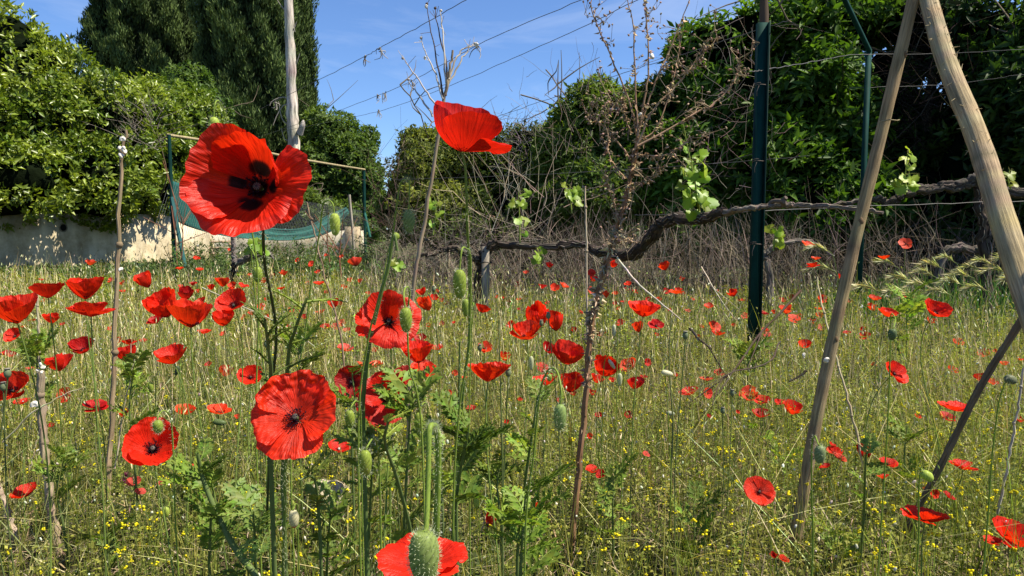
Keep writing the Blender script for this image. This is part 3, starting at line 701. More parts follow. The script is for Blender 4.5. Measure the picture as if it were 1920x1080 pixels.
# thin dark stick on the right
m = MB(); a = np.r_[P(1668, 1066, 1.5)[:2], -.03]; b = P(1760, 880, 1.40); c = P(1840, 722, 1.32); d = P(1925, 585, 1.24); e = d + (d - c) * 2.2
pts = spline([a, b, c, d, e], 40); m.tube(pts, ramp(.0068, .0062, 40) * (1 + .06 * np.sin(np.arange(40) * 2.1)), jit((.15, .115, .085), 40, .08, .03), 10, lump=.05)
tag(m.build('leaning_stick', M['cane'], smooth=True), 'thin dark stick slanting across the lower right corner', 'stick')

# canes
def cane(name, pl, rad, col, label, cat='stick', mt='cane', n=8, K=30, j=.0015):
    pts = spline([P(*q) if q[2] is not None else None for q in pl], K, j); pts[-1][2] = min(pts[-1][2], -.02)
    m = MB(); m.tube(pts, np.interp(np.linspace(0, 1, K), np.linspace(0, 1, len(rad)), rad) * (1 + .06 * rng.standard_normal(K)), jit(col, K, .1, .03), n)
    for q in pts[4::7]: m.ball(q, rad[-1] * 1.25, np.array(col) * .7, 7, 4)
    return tag(m.build(name, M[mt], smooth=True), label, cat)
cane('dry_cane', [(238, 245, 1.75), (229, 300, 1.75), (222, 420, 1.75), (219, 560, 1.75), (213, 700, 1.75), (206, 850, 1.75), (202, 965, 1.75)], [.0032, .0052, .0062, .0075], (.30, .22, .13), 'tall upright tan cane at left topped by a cluster of snails')
cane('dry_cane', [(77, 696, 1.45), (79, 780, 1.45), (88, 880, 1.45), (100, 980, 1.45), (113, 1065, 1.45)], [.0075, .0085, .008], (.36, .27, .18), 'short stout dry cane at left edge, crowned by small white snails')
cane('dry_cane', [(71, 540, 1.9), (72, 620, 1.9), (75, 700, 1.9), (78, 900, 1.9)], [.003, .0035], (.42, .35, .22), 'thin pale stalk rising above the snail crowned short cane')
cane('dry_cane', [(-5, 905, 1.45), (15, 960, 1.45), (35, 1020, 1.44), (48, 1070, 1.44)], [.0055, .0065], (.44, .33, .24), 'pinkish dry stick in the lower left corner')
cane('dry_cane', [(1097, 350, 3.6), (1099, 450, 3.6), (1101, 620, 3.6), (1102, 720, 3.6)], [.004, .0075], (.45, .36, .25), 'straight pale thin cane rising left of the tall dead weed')
cane('dry_cane', [(1530, 520, 1.9), (1560, 640, 1.8), (1584, 730, 1.75), (1610, 830, 1.72), (1630, 960, 1.7)], [.002, .0034], (.48, .40, .24), 'thin yellow forked stalk crossing behind the slender prop')
cane('dry_cane', [(1920, 690, 1.5), (1905, 780, 1.5), (1888, 880, 1.5), (1850, 1060, 1.5)], [.002, .003], (.48, .42, .33), 'pale silvery stalk near the bottom of the right edge')
cane('dry_cane', [(575, 378, 2.2), (590, 440, 2.2), (612, 530, 2.2), (640, 640, 2.2), (650, 800, 2.2)], [.002, .0035], (.25, .17, .11), 'thin brown stalk leaning beside the right petals of the biggest poppy')

# trellis wires
def wire(pl, label, r0=.0025, sag=.02, ties=(), z=None, ext=.35):
    """pl: pixels with world depth"""
    q = np.array([P(*a) for a in pl]); q = np.vstack([q[0] + (q[0] - q[1]) * ext, q, q[-1] + (q[-1] - q[-2]) * ext])
    pts = spline(q, 60, .002); m = MB(); m.tube(pts, r0, (.10, .095, .09), 5)
    rt = thing('trellis_wire', tuple(pts[0]), label, 'wire', 'trellis wires')
    m.build('strand', M['wire'], rt)
    for (x, y) in ties:
        # nearest point of the wire in the image
        best = None
        for a in pts:
            k = (a[1] * cp + (a[2] - CAMZ) * sp)
            X_ = 960 + F * a[0] / k; Y_ = 540 - F * ((a[2] - CAMZ) * cp - a[1] * sp) / k
            dd = (X_ - x) ** 2 + (Y_ - y) ** 2
            if best is None or dd < best[0]: best = (dd, a)
        a = best[1]; t = MB()
        for k in range(5):
            e = a + np.array([rng.normal(0, .03), rng.normal(0, .02), -rng.uniform(.03, .11)]); t.tube(spline([a + rng.normal(0, .01, 3), (a + e) / 2 + rng.normal(0, .02, 3), e], 6), ramp(.005, .002, 6), (.42, .38, .33) if k < 3 else (.12, .10, .08), 4)
        t.build('tie', M['dry'], rt)
    return rt
def wz(pxs, z): return [(x, y, (z - CAMZ) * F / (430 - y + .01) * 1.0) for (x, y) in pxs]
wire(wz([(505, 196), (593, 152), (680, 108), (716, 88), (790, 48), (870, 2)], 2.2), 'uppermost overhead trellis wire against the blue sky, with dry tendrils', ties=[(683, 107), (714, 90), (512, 190)])
wire(wz([(505, 250), (640, 205), (765, 155), (900, 82), (1090, 0)], 2.2), 'second overhead trellis wire, passing just above the tall side-on poppy', ties=[(766, 155), (708, 182), (722, 178), (893, 85)])
wire(wz([(560, 240), (670, 218), (740, 200), (850, 158), (960, 110), (1090, 52), (1215, -10)], 2.2), 'third overhead trellis wire, lowest of the three passing the dry umbel stalk', ties=[(712, 205)])
wire([(940, 216, 6.2), (1050, 178, 5.4), (1175, 135, 4.6), (1270, 105, 4.0), (1425, 55, 3.5)], 'slack trellis wire climbing to the top of the nearest green post', .002)
wire([(1435, 130, 3.5), (1500, 120, 4.2), (1600, 103, 5.3), (1750, 101, 5.3), (1930, 92, 5)], 'wavy trellis wire running right from the upper part of the green post', .0022)
wire([(1640, 163, 5.6), (1780, 158, 5.5), (1930, 138, 5.3)], 'thin trellis wire right of the bent arm post, under the top one', .0018)
wire([(1240, 402, 4.2), (1425, 395, 3.5), (1640, 386, 4.0), (1930, 377, 4.2)], 'straight trellis wire along the vine arm at mid height on the right', .0022)
wire([(790, 335, 6.6), (940, 330, 6.2), (1180, 318, 5.8), (1420, 300, 5.2)], 'dim trellis wire in the shade behind the tall dead weed', .002)

# ---------------------------------------------------------------- vines
def gnarl(m, pl, rad, col=(.050, .038, .030), K=50, n=10, lump=.06, j=.006):
    pts = spline([P(*q) if isinstance(q, tuple) else q for q in pl], K, j)
    rr = np.interp(np.linspace(0, 1, K), np.linspace(0, 1, len(rad)), rad) * (.62 + .06 * np.sin(np.arange(K) * .61) + .03 * rng.standard_normal(K))
    m.tube(pts, rr, jit(col, K, .2, .05), n, lump=lump)
    tt = norm(np.gradient(pts, axis=0)); u_ = norm(np.cross(tt, [0.13, .2, 1.])); w_2 = np.cross(tt, u_)
    for s_ in range(6):   # twisted stringy strands of old bark
        a_ = s_ * 1.047 + rng.uniform(0, .6) + np.linspace(0, rng.uniform(2.5, 6), K) + .25 * np.sin(np.arange(K) * .5 + s_)
        m.tube(pts + (rr * rng.uniform(.62, .8))[:, None] * (np.cos(a_)[:, None] * u_ + np.sin(a_)[:, None] * w_2), rr * rng.uniform(.34, .5) * (1 + .12 * np.sin(np.arange(K) * .9 + s_)), jit(np.array(col) * rng.uniform(.8, 1.7), K, .2, .04), 6, lump=.10)
    # stringy bark
    for i in range(K * 2):
        k = rng.integers(0, K - 4); d = norm(np.cross(pts[k + 1] - pts[k], rng.standard_normal(3))); q = np.array([pts[k + a] + d * rr[k + a] * (1.05 + .2 * (a == 3)) for a in range(4)])
        m.tube(q, .003, jit((.20, .165, .135), 4, .25), 3, cap=False)
    return pts
def vine_leaf(m, c, nrm, up, size, col):
    """lobed, toothed vine leaf fan around its petiole point"""
    nrm = norm(nrm); up = norm(up - nrm * np.dot(up, nrm)); sd_ = np.cross(up, nrm)
    an = np.linspace(-2.55, 2.55, 31); lob = 0.62 + .38 * np.abs(np.cos(an * 1.25)) ** 1.4
    lob *= 1 + .07 * np.sign(np.sin(an * 22)); lob *= 1 - .12 * np.abs(an) / 2.55
    p_ = c + size * lob[:, None] * (np.cos(an)[:, None] * up + np.sin(an)[:, None] * sd_) + nrm * (size * .16 * np.sin(an * 2.5 + rng.uniform(0, 6)))[:, None] - nrm * size * .1
    v = np.vstack([c, p_]); f = [[0, i + 1, i + 2] for i in range(30)]
    cc = np.tile(col, (32, 1)); cc[0] *= 1.25; cc[1::2] *= 1.08
    m.add(v, f, cc)
def vine_shoot(par, pl, nl, size, col=(.18, .27, .018), seed=0):
    pts = spline([P(*q) for q in pl], 14)
    m = MB(); m.tube(pts, ramp(.006, .0025, 14), (.26, .32, .07), 5)
    for i in range(4):   # tendrils
        a = pts[rng.integers(6, 14)]; e = a + np.array([rng.normal(0, .06), rng.normal(0, .04), rng.uniform(-.02, .10)]); m.tube(spline([a, (a + e) / 2 + rng.normal(0, .015, 3), e], 6), .001, (.30, .30, .08), 3)
    s_ = m.build('shoot', M['stem'], par)
    for i in range(nl):
        a = pts[int(rng.uniform(3, 13.9))]; d = np.array([rng.normal(0, 1), rng.normal(0, .7) - .3, rng.normal(-.1, .6)]); d = norm(d)
        c = a + d * size * rng.uniform(.5, 1.1); l = MB(); l.tube([a, (a + c) / 2 + [0, 0, .01], c], .0015, (.28, .30, .08), 3)
        sz = size * rng.uniform(.55, 1.05)
        vine_leaf(l, c, np.array([rng.normal(.2, .5), -rng.uniform(.5, 1), rng.uniform(.1, .9)]), d * .8 + np.array([0, 0, -.4]) + rng.normal(0, .3, 3), sz, jit(col, 1, .15)[0]); l.build('leaf', M['leaf'], par)
vr = thing('grape_vine', (P(897, 600, 5.3)[0], 5.3, 0), 'old gnarled grape vine with long dark arms, tied to the short grey stake', 'vine')
m = MB(); gnarl(m, [np.r_[P(893, 600, 5.3)[:2], -.04], P(896, 560, 5.3), P(900, 520, 5.3), P(905, 480, 5.28), P(915, 462, 5.26)], [.065, .05, .055, .06, .05]); m.build('trunk', M['bark'], vr)
m = MB(); gnarl(m, [(908, 475, 5.27), (930, 462, 5.2), (1000, 462, 5.0), (1085, 460, 4.75), (1130, 472, 4.6), (1185, 475, 4.4), (1225, 440, 4.2), (1250, 414, 4.05), (1310, 410, 3.8), (1360, 398, 3.55)], [.055, .04, .034, .034, .045, .06, .055, .05, .042, .032], K=80)
m.build('arm', M['bark'], vr)
m = MB(); gnarl(m, [(1350, 400, 3.6), (1395, 391, 3.36), (1432, 388, 3.3), (1480, 384, 3.25), (1540, 386, 3.1), (1600, 391, 3.0), (1656, 399, 2.92)], [.024, .018, .017, .017, .013, .011, .010], (.19, .155, .125), K=50, lump=.06, j=.003); m.build('cane_arm', M['bark'], vr)
for q in ([(1470, 385, 3.25), (1468, 376, 3.22), (1474, 370, 3.2)], [(1440, 388, 3.3), (1450, 377, 3.28), (1470, 378, 3.2)]):
    m = MB(); m.tube(spline([P(*a) for a in q], 6), ramp(.012, .009, 6), (.13, .10, .08), 7, lump=.1); m.build('spur', M['bark'], vr)
m = MB(); gnarl(m, [(905, 490, 5.25), (880, 478, 5.2), (850, 466, 5.2), (825, 470, 5.2), (800, 478, 5.1), (786, 476, 5.1)], [.045, .035, .03, .028, .018, .012]); m.build('arm', M['bark'], vr)
m = MB(); gnarl(m, [(820, 470, 5.2), (808, 455, 5.15), (790, 442, 5.1)], [.02, .016, .008], K=16); m.build('spur', M['bark'], vr)
for args in [([(1312, 405, 3.85), (1305, 350, 3.8), (1292, 290, 3.8), (1281, 232, 3.8)], 8, .05), ([(1312, 405, 3.85), (1308, 375, 3.75), (1302, 335, 3.7), (1296, 300, 3.7)], 13, .070), ([(1072, 400, 4.7), (1070, 370, 4.7), (1068, 345, 4.7)], 7, .055), ([(975, 455, 5.0), (974, 405, 5.0), (972, 360, 5.0)], 9, .06),
             ([(1008, 465, 4.95), (1010, 480, 4.9), (1006, 495, 4.9)], 6, .055), ([(812, 440, 5.1), (817, 400, 5.1), (815, 370, 5.1)], 6, .05), ([(742, 520, 5.1), (738, 500, 5.1), (745, 480, 5.1)], 5, .05)]:
    vine_shoot(vr, *args)
m = MB(); gnarl(m, [(905, 480, 5.2), (918, 458, 5.15), (935, 452, 5.1)], [.03, .025, .02], K=12); m.build('spur', M['bark'], vr)
# stake tied to the trunk
m = MB(); r = thing('vine_stake', (P(912, 600, 5.2)[0], 5.2, 0), 'short weathered grey stake tied against the gnarled vine trunk', 'post')
a = P(909, 462, 5.18); m.box((a[0] + .005, 5.18, a[2] / 2 - .03), (.056, .045, a[2] + .06), (.22, .19, .15)); m.build('stake', M['timber'], r)
m = MB(); an = np.linspace(0, 2 * math.pi, 16); zz = P(909, 492, 5.18)[2]; m.tube(np.stack([a[0] + .005 + .043 * np.cos(an), 5.18 + .034 * np.sin(an), zz + .004 * np.sin(3 * an)], -1), .004, (.04, .035, .03), 5, cap=False); m.build('tie', M['wire'], r)

v2 = thing('grape_vine', (P(1790, 560, 5.2)[0], 5.2, 0), 'gnarled dark vine behind the thick prop, its arms reaching left to the bent arm post', 'vine')
m = MB(); gnarl(m, [(1560, 385, 5.2), (1640, 374, 5.2), (1672, 378, 5.2), (1700, 362, 5.2), (1760, 352, 5.2), (1810, 345, 5.2), (1835, 335, 5.2), (1870, 355, 5.2), (1940, 365, 5.1)], [.012, .03, .035, .045, .05, .06, .055, .05, .05], (.06, .05, .042), K=80); m.build('arm', M['bark'], v2)
m = MB(); gnarl(m, [np.r_[P(1850, 560, 5.2)[:2], -.04], P(1848, 480, 5.2), P(1840, 400, 5.2), P(1835, 340, 5.2)], [.07, .06, .055, .05], K=30); m.build('trunk', M['bark'], v2)
for args in [([(1700, 360, 5.1), (1697, 335, 5.1), (1702, 290, 5.1)], 15, .075), ([(1895, 355, 5.0), (1890, 335, 5), (1893, 318, 5)], 3, .05)]: vine_shoot(v2, *args, col=(.24, .31, .025))
v3 = thing('grape_vine', (P(1430, 560, 5.4)[0], 5.4, 0), 'small vine with a pale arched arm just right of the green post', 'vine')
m = MB(); gnarl(m, [np.r_[P(1452, 560, 5.4)[:2], -.04], P(1440, 500, 5.4), P(1436, 475, 5.4), P(1460, 462, 5.4), P(1490, 452, 5.4), P(1525, 455, 5.4), P(1560, 480, 5.4)], [.035, .04, .04, .032, .026, .02, .01], (.13, .11, .095), K=46); m.build('arm', M['bark'], v3)
vine_shoot(v3, [(1450, 470, 5.3), (1453, 445, 5.3), (1455, 425, 5.3)], 8, .055, col=(.24, .31, .025))
v4 = thing('old_log', (P(1790, 500, 5.6)[0], 5.6, 0), 'arched grey stump of old vine wood among the wild barley', 'log')
m = MB(); gnarl(m, [np.r_[P(1758, 520, 5.6)[:2], 0], P(1765, 485, 5.6), P(1790, 466, 5.6), P(1820, 468, 5.6), P(1840, 485, 5.6), np.r_[P(1850, 520, 5.6)[:2], 0]], [.03, .045, .05, .045, .04, .035], (.12, .10, .085), K=30); m.build('wood', M['bark'], v4)
v5 = thing('grape_vine', (P(430, 560, 7.5)[0], 7.5, 0), 'small dark vine stump below the biggest poppy, in front of the cream wall', 'vine')
m = MB(); gnarl(m, [np.r_[P(426, 545, 7.5)[:2], -.03], P(432, 525, 7.5), P(438, 505, 7.5), P(440, 492, 7.5)], [.05, .045, .05, .055], (.035, .028, .024), K=20); m.build('trunk', M['bark'], v5)
for q in ([(440, 492, 7.5), (460, 487, 7.45), (480, 480, 7.4), (500, 472, 7.4), (512, 486, 7.4)], [(440, 492, 7.5), (438, 470, 7.5), (436, 440, 7.5)], [(460, 487, 7.4), (475, 465, 7.4), (498, 472, 7.4)]):
    m = MB(); gnarl(m, q, [.045, .035, .02], (.14, .12, .11), K=20); m.build('arm', M['bark'], v5)
vine_shoot(v5, [(480, 480, 7.3), (482, 465, 7.3), (490, 450, 7.3)], 9, .085)
m = MB(); m.tube(spline([P(372, 350, 10.1), P(400, 352, 10.1), P(418, 372, 10.0), P(400, 392, 10.0)], 16, .01), ramp(.03, .012, 16), (.30, .26, .24), 6, lump=.15)
tag(m.build('vine_branch', M['bark']), 'crooked grey vine branch hanging in front of the teal net', 'branch')

# ================================================================== MEADOW (uncountable cover)
def scatter(n, y0, y1, power=0.0, xk=.84, xo=.5, patch=None):
    y = y0 * (y1 / y0) ** rng.random(int(n * 1.0)); x = rng.uniform(-1, 1, len(y)) * (xk * y + xo)
    if patch is not None:
        k = (bumpf(np.stack([x * patch, y * patch, 0 * x], -1), 91) + .5 * rng.standard_normal(len(x))) > -.35; x, y = x[k], y[k]
    k = (y < 6.4) | (x / y < -.17 + .15 * rng.standard_normal(len(x)) * .3) | (rng.random(len(x)) < .12); x, y = x[k], y[k]   # bare shaded soil under the hedge
    return np.stack([x, y, ground_h(x, y) - .01], -1)
def clear_view(b, h):
    """keep blades that do not stand right in front of the lens"""
    return (b[:, 1] > .95) & (h < np.interp(b[:, 1], [.9, 1.3, 1.6, 2.2, 3], [.04, .065, .10, .26, .6]))
mb = MB()
b = scatter(42000, .7, 13.5); n = len(b); y = b[:, 1]
h = np.abs(rng.normal(.105, .06, n)) * np.interp(y, [.7, 2, 5, 9], [.9, 1.05, 1.2, 1.3]) + .02; k = clear_view(b, h); k = rng.random(len(b)) < np.interp(b[:, 1], [1.4, 2.2], [.62, 1]); b, h, y = b[k], h[k], y[k]; n = len(b)
w = np.maximum(.0016, .00075 * y) * rng.uniform(.7, 1.4, n)
ci = np.clip(.5 + .5 * bumpf(b * .8, 5) + .3 * rng.standard_normal(n), 0, 1)[:, None]
side = np.clip((b[:, :1] - 1.0) / 3, 0, 1) * np.clip((y[:, None] - 3.2) / 2, 0, 1)   # lusher grass towards the back right
c0 = np.array([.09, .13, .018]); c1 = np.array([.37, .33, .085]); cc = c0 + (c1 - c0) * ci; cc = cc * (1 - side) + np.array([.055, .12, .028]) * side
cc = np.clip(cc * (1 + .2 * rng.standard_normal((n, 1))), .01, .8)
mb.blades(b, h, rng.normal(0, .22, (n, 2)) * h[:, None], rng.uniform(0, .35, n), w, cc * .85, cc * 1.15)
tag(mb.build('meadow_grass', M['grass']), 'fine green grass covering the whole poppy field', 'grass', kind='stuff')
mb = MB()
b = scatter(30000, .75, 13); n = len(b); y = b[:, 1]
h = np.abs(rng.normal(.15, .08, n)) * np.interp(y, [.7, 2, 5, 9], [.9, 1.0, 1.1, 1.1]) + .03; k = clear_view(b, h); b, h, y = b[k], h[k], y[k]; n = len(b)
w = np.maximum(.0013, .0006 * y) * rng.uniform(.7, 1.3, n); cc = jit((.54, .45, .24), n, .3, .08)
pp = mb.blades(b, h, rng.normal(0, .2, (n, 2)) * h[:, None], rng.uniform(0, .25, n), w, cc, cc * 1.15, K=4)
tips = pp[:, -1]; k = rng.random(n) < .45; t = tips[k]
mb.leaves(t, np.stack([rng.normal(0, .4, len(t)), rng.normal(0, .4, len(t)), np.ones(len(t))], -1), rdir(len(t)), .016 * np.sqrt(y[k]), np.maximum(.004, .0016 * y[k]), jit((.50, .45, .27), len(t), .25), .3)
tag(mb.build('dry_grass', M['dry']), 'thin straw coloured dry grass stems mixed through the meadow', 'dry grass', kind='stuff')
# low leafy cover
mb = MB()
b = scatter(95000, .95, 12, patch=2.2); n = len(b); y = b[:, 1]
z = np.abs(rng.normal(0, .055, n)) * np.interp(y, [1.2, 2.0], [.5, 1]) + .012
base = b + np.stack([0 * z, 0 * z, z], -1)
ci = np.clip(.5 + .5 * bumpf(b * 1.9, 15) + .3 * rng.standard_normal(n), 0, 1)[:, None]
cc = np.array([.065, .10, .018]) + (np.array([.29, .29, .06]) - np.array([.050, .085, .020])) * ci
for j in range(3):
    ph = rng.uniform(0, 6.28, n); ax = np.stack([np.cos(ph), np.sin(ph), rng.normal(.25, .4, n)], -1)
    mb.leaves(base + .006 * rng.standard_normal((n, 3)), ax, np.stack([rng.normal(0, .3, n), rng.normal(0, .3, n), np.ones(n)], -1), np.maximum(.012, .005 * y) * rng.uniform(.6, 1.4, n), np.maximum(.007, .003 * y), np.clip(cc * (1 + .22 * rng.standard_normal((n, 1))), .01, .8), .15, .05)
tag(mb.build('clover_cover', M['leaf']), 'low carpet of small clover leaves under the poppies', 'ground cover', kind='stuff')
# small leaved herb stalks
mb = MB()
b = scatter(11000, .9, 9); n = len(b); y = b[:, 1]
h = rng.uniform(.06, .24, n) * np.interp(y, [.9, 3, 8], [.9, 1.0, 1.0]); k = clear_view(b, h); b, h, y = b[k], h[k], y[k]; n = len(b)
cc = jit((.20, .215, .04), n, .34, .11)
pp = mb.blades(b, h, rng.normal(0, .13, (n, 2)) * h[:, None], rng.uniform(0, .2, n), np.maximum(.0022, .0008 * y), cc, cc, K=4)
for j in range(15):
    t = rng.uniform(.1, 1, n)[:, None]; q = b * (1 - t) + pp[:, -1] * t; ph = rng.uniform(0, 6.28, n)
    ax = np.stack([np.cos(ph), np.sin(ph), rng.uniform(.2, 1.3, n)], -1)
    mb.leaves(q, ax, np.stack([-np.cos(ph), -np.sin(ph), rng.uniform(.5, 1.5, n)], -1), np.maximum(.012, .0055 * y) * rng.uniform(.5, 1.4, n), np.maximum(.0042, .0019 * y), np.clip(cc * (1.1 + .2 * rng.standard_normal((n, 1))), .01, .8), .2, .15)
tag(mb.build('meadow_herbs', M['leaf']), 'slender leafy green weeds growing among the grass of the meadow', 'weeds', kind='stuff')
# tall thin stems with tiny pods and a few long crossing grass blades
mb = MB()
b = scatter(2600, 1.15, 6.0); n = len(b); y = b[:, 1]; h = rng.uniform(.16, .40, n) * np.interp(y, [1.1, 2, 4], [.75, 1.0, 1.1]); cc = jit((.25, .27, .07), n, .3, .1)
pp = mb.blades(b, h, rng.normal(0, .18, (n, 2)) * h[:, None], rng.uniform(0, .4, n), np.maximum(.0013, .0006 * y), cc, cc, K=6)
t_ = pp[:, -1]; up_ = np.stack([rng.normal(0, .6, n), rng.normal(0, .6, n), rng.choice([-1, 1], n)], -1); kk = rng.random(n) < .7
for q_ in range(3): mb.leaves(t_[kk], up_[kk], rdir(kk.sum()), np.maximum(.009, .0042 * y[kk]), np.maximum(.0035, .0019 * y[kk]), jit((.38, .40, .16), kk.sum(), .25, .08), .35, 0)
b = scatter(1500, 1.2, 5.0); n = len(b); y = b[:, 1]; L_ = rng.uniform(.15, .42, n); cc = jit((.40, .38, .16), n, .35, .1)
mb.blades(b, L_ * rng.uniform(.3, .8, n), rng.normal(0, .7, (n, 2)) * L_[:, None], rng.uniform(0, .5, n), np.maximum(.0018, .0009 * y), cc, cc * 1.15, K=7)
tag(mb.build('meadow_stalks', M['grass']), 'thin stems with tiny pods and long crossing grass blades in the meadow', 'stalks', kind='stuff')
# ungainly fallen straw and soil litter
mb = MB(); b = scatter(14000, 1.0, 8); n = len(b); ph = rng.uniform(0, 6.28, n); L = rng.uniform(.03, .16, n)
mb.leaves(b + [0, 0, .022], np.stack([np.cos(ph), np.sin(ph), rng.normal(.1, .25, n)], -1), np.tile([0, 0, 1.], (n, 1)), L, .003, jit((.30, .24, .15), n, .35), .1, .0)
tag(mb.build('straw_litter', M['dry']), 'broken straw and dead stalks lying on the soil', 'straw', kind='stuff')
# yellow clover heads, nobody could count them
mb = MB()
b = np.vstack([scatter(500, 1.5, 4.5, patch=1.3), scatter(1700, 1.02, 2.2, patch=2.5)]); n = len(b)
for q in b:
    z = abs(rng.normal(.07, .05)) + .055; r_ = max(.0040, .0015 * q[1]) * rng.uniform(.7, 1.3); c = q + np.array([0, 0, z + .01])
    col = np.array([.85, .74, .03]) * rng.uniform(.7, 1.1)
    if q[1] < 2.6:
        for a in rng.normal(0, 1, (5, 3)) * r_ * .55: mb.ball(c + a, (r_ * .55, r_ * .5, r_ * .45), col * rng.uniform(.8, 1.15), 5, 3)
        mb.tube([q, c], .0006, (.15, .2, .05), 3, cap=False)
    else: mb.ball(c, (r_, r_, r_ * .8), col, 5, 3)
tag(mb.build('yellow_clover_flowers', M['flower']), 'tiny yellow clover heads dotted over the low ground cover', 'wildflowers', kind='stuff')
mb = MB(); b = scatter(1500, 1.1, 6); 
for q in b:
    z = rng.uniform(.03, .34); r_ = max(.0022, .0011 * q[1]) * rng.uniform(.6, 1.3); mb.ball(q + [0, 0, z], (r_, r_, r_ * rng.uniform(.8, 2.2)), jit((.62, .60, .46), 1, .2)[0], 5, 3, axis=(rng.normal(0, .5), rng.normal(0, .5), 1))
tag(mb.build('pale_seed_specks', M['flower']), 'tiny pale seed heads and white flecks scattered in the meadow', 'seed heads', kind='stuff')
# dead weed thicket in front of the hedge
mb = MB()
N = 2000; x_ = rng.uniform(700, 2050, N); Yd = rng.uniform(6.0, 8.2, N) - np.clip((x_ - 1300) / 700, 0, 1) * .6
X_ = (x_ - 960) / F * Yd; b = np.stack([X_, Yd, 0 * X_ - .02], -1)
thk = np.interp(x_, [700, 780, 1000, 1200, 1400, 1500, 1700, 1900], [.5, .6, .8, 1.0, 1.05, .85, .8, .8]); h = rng.uniform(.35, 1.0, N) * thk * .95
cc = jit((.19, .155, .115), N, .48, .06)
mb.blades(b, h, rng.normal(0, .20, (N, 2)), rng.uniform(-.2, .5, N), rng.uniform(.003, .0065, N), cc, cc * 1.2, K=6)
k = rng.random(N) < .5; bb_ = b[k].copy(); bb_[:, 2] = h[k] * rng.uniform(.3, .9, k.sum())
mb.blades(bb_, rng.uniform(.08, .35, k.sum()), rng.normal(0, .16, (k.sum(), 2)), rng.uniform(0, .4, k.sum()), .0035, cc[k], cc[k] * 1.2, K=4)
# tangled curving twigs among them
N = 3400; x_ = rng.uniform(720, 2020, N); Yd = rng.uniform(6.2, 7.9, N); a_ = np.stack([(x_ - 960) / F * Yd, Yd, rng.uniform(.02, .62, N) ** 1.1], -1)
d_ = rng.standard_normal((N, 3)) * [.8, .5, .7] + [0, 0, .7]; d_ = norm(d_) * rng.uniform(.12, .55, N)[:, None]; t_ = np.linspace(0, 1, 6)[None, :, None]
mb.twigs(a_[:, None] + d_[:, None] * t_ + rng.normal(0, .16, (N, 1, 3)) * t_ ** 2, np.broadcast_to(.0028 * np.linspace(1, .4, 6), (N, 6)), jit((.14, .115, .092), N, .5, .06))
tag(mb.build('dead_weeds', M['dry']), 'thicket of dead grey brown weed stalks standing before the shaded hedge', 'dead weeds', kind='stuff')
# lush green grass at the foot of the right hedge and by the walls
mb = MB()
N = 11000; x_ = rng.uniform(-150, 2100, N); Yd = rng.uniform(4.6, 8.2, N); X_ = (x_ - 960) / F * Yd
rightness = np.clip((x_ - 1150) / 600, .12, 1); k = rng.random(N) < rightness; b = np.stack([X_, Yd, 0 * X_], -1)[k]; n = len(b)
h = rng.uniform(.10, .40, n) * np.clip(rightness[k], .5, 1); cc = jit((.055, .125, .028), n, .3, .1)
mb.blades(b, h, rng.normal(0, .28, (n, 2)) * h[:, None], rng.uniform(0, .5, n), rng.uniform(.005, .011, n), cc, cc * 1.2, K=5)
tag(mb.build('tall_green_grass', M['grass']), 'taller lush green grass below the hedge on the right', 'grass', kind='stuff')
mb = MB()
N = 5500; x_ = rng.uniform(-120, 760, N); Yd = rng.uniform(8.6, 12.5, N); X_ = (x_ - 960) / F * Yd; b = np.stack([X_, Yd, 0 * X_], -1)
k = X_ > -7.6 + (Yd - 10.3) * .43 + .25; b = b[k]; n = len(b); h = rng.uniform(.05, .17, n) * np.interp(b[:, 0], [-6, -4.5], [1, 1.5]); cc = jit((.085, .13, .04), n, .35, .1)
pp = mb.blades(b, h, rng.normal(0, .2, (n, 2)) * h[:, None], rng.uniform(0, .3, n), rng.uniform(.006, .012, n), cc, cc * 1.2, K=4)
for j in range(6):
    t = rng.uniform(.3, 1, n)[:, None]; ph = rng.uniform(0, 6.28, n)
    mb.leaves(b * (1 - t) + pp[:, -1] * t, np.stack([np.cos(ph), np.sin(ph), rng.uniform(.2, 1.2, n)], -1), rdir(n), rng.uniform(.04, .10, n), .022, np.clip(cc * 1.1, .01, .8), .2)
N2 = 420; x_ = rng.uniform(325, 720, N2); Yd = rng.uniform(8.5, 13.5, N2); b = np.stack([(x_ - 960) / F * Yd, Yd, 0 * Yd], -1); h = rng.uniform(.2, .6, N2); cc = jit((.10, .14, .045), N2, .35, .1)
pp = mb.blades(b, h, rng.normal(0, .15, (N2, 2)) * h[:, None], rng.uniform(0, .3, N2), .009, cc, cc * 1.2, K=4)
for j in range(9):
    t = rng.uniform(.3, 1, N2)[:, None]; ph = rng.uniform(0, 6.28, N2)
    mb.leaves(b * (1 - t) + pp[:, -1] * t, np.stack([np.cos(ph), np.sin(ph), rng.uniform(.2, 1.2, N2)], -1), rdir(N2), rng.uniform(.03, .09, N2), .02, cc, .2)
tag(mb.build('wall_foot_weeds', M['grass']), 'weeds growing along the foot of the sunlit walls', 'weeds', kind='stuff')

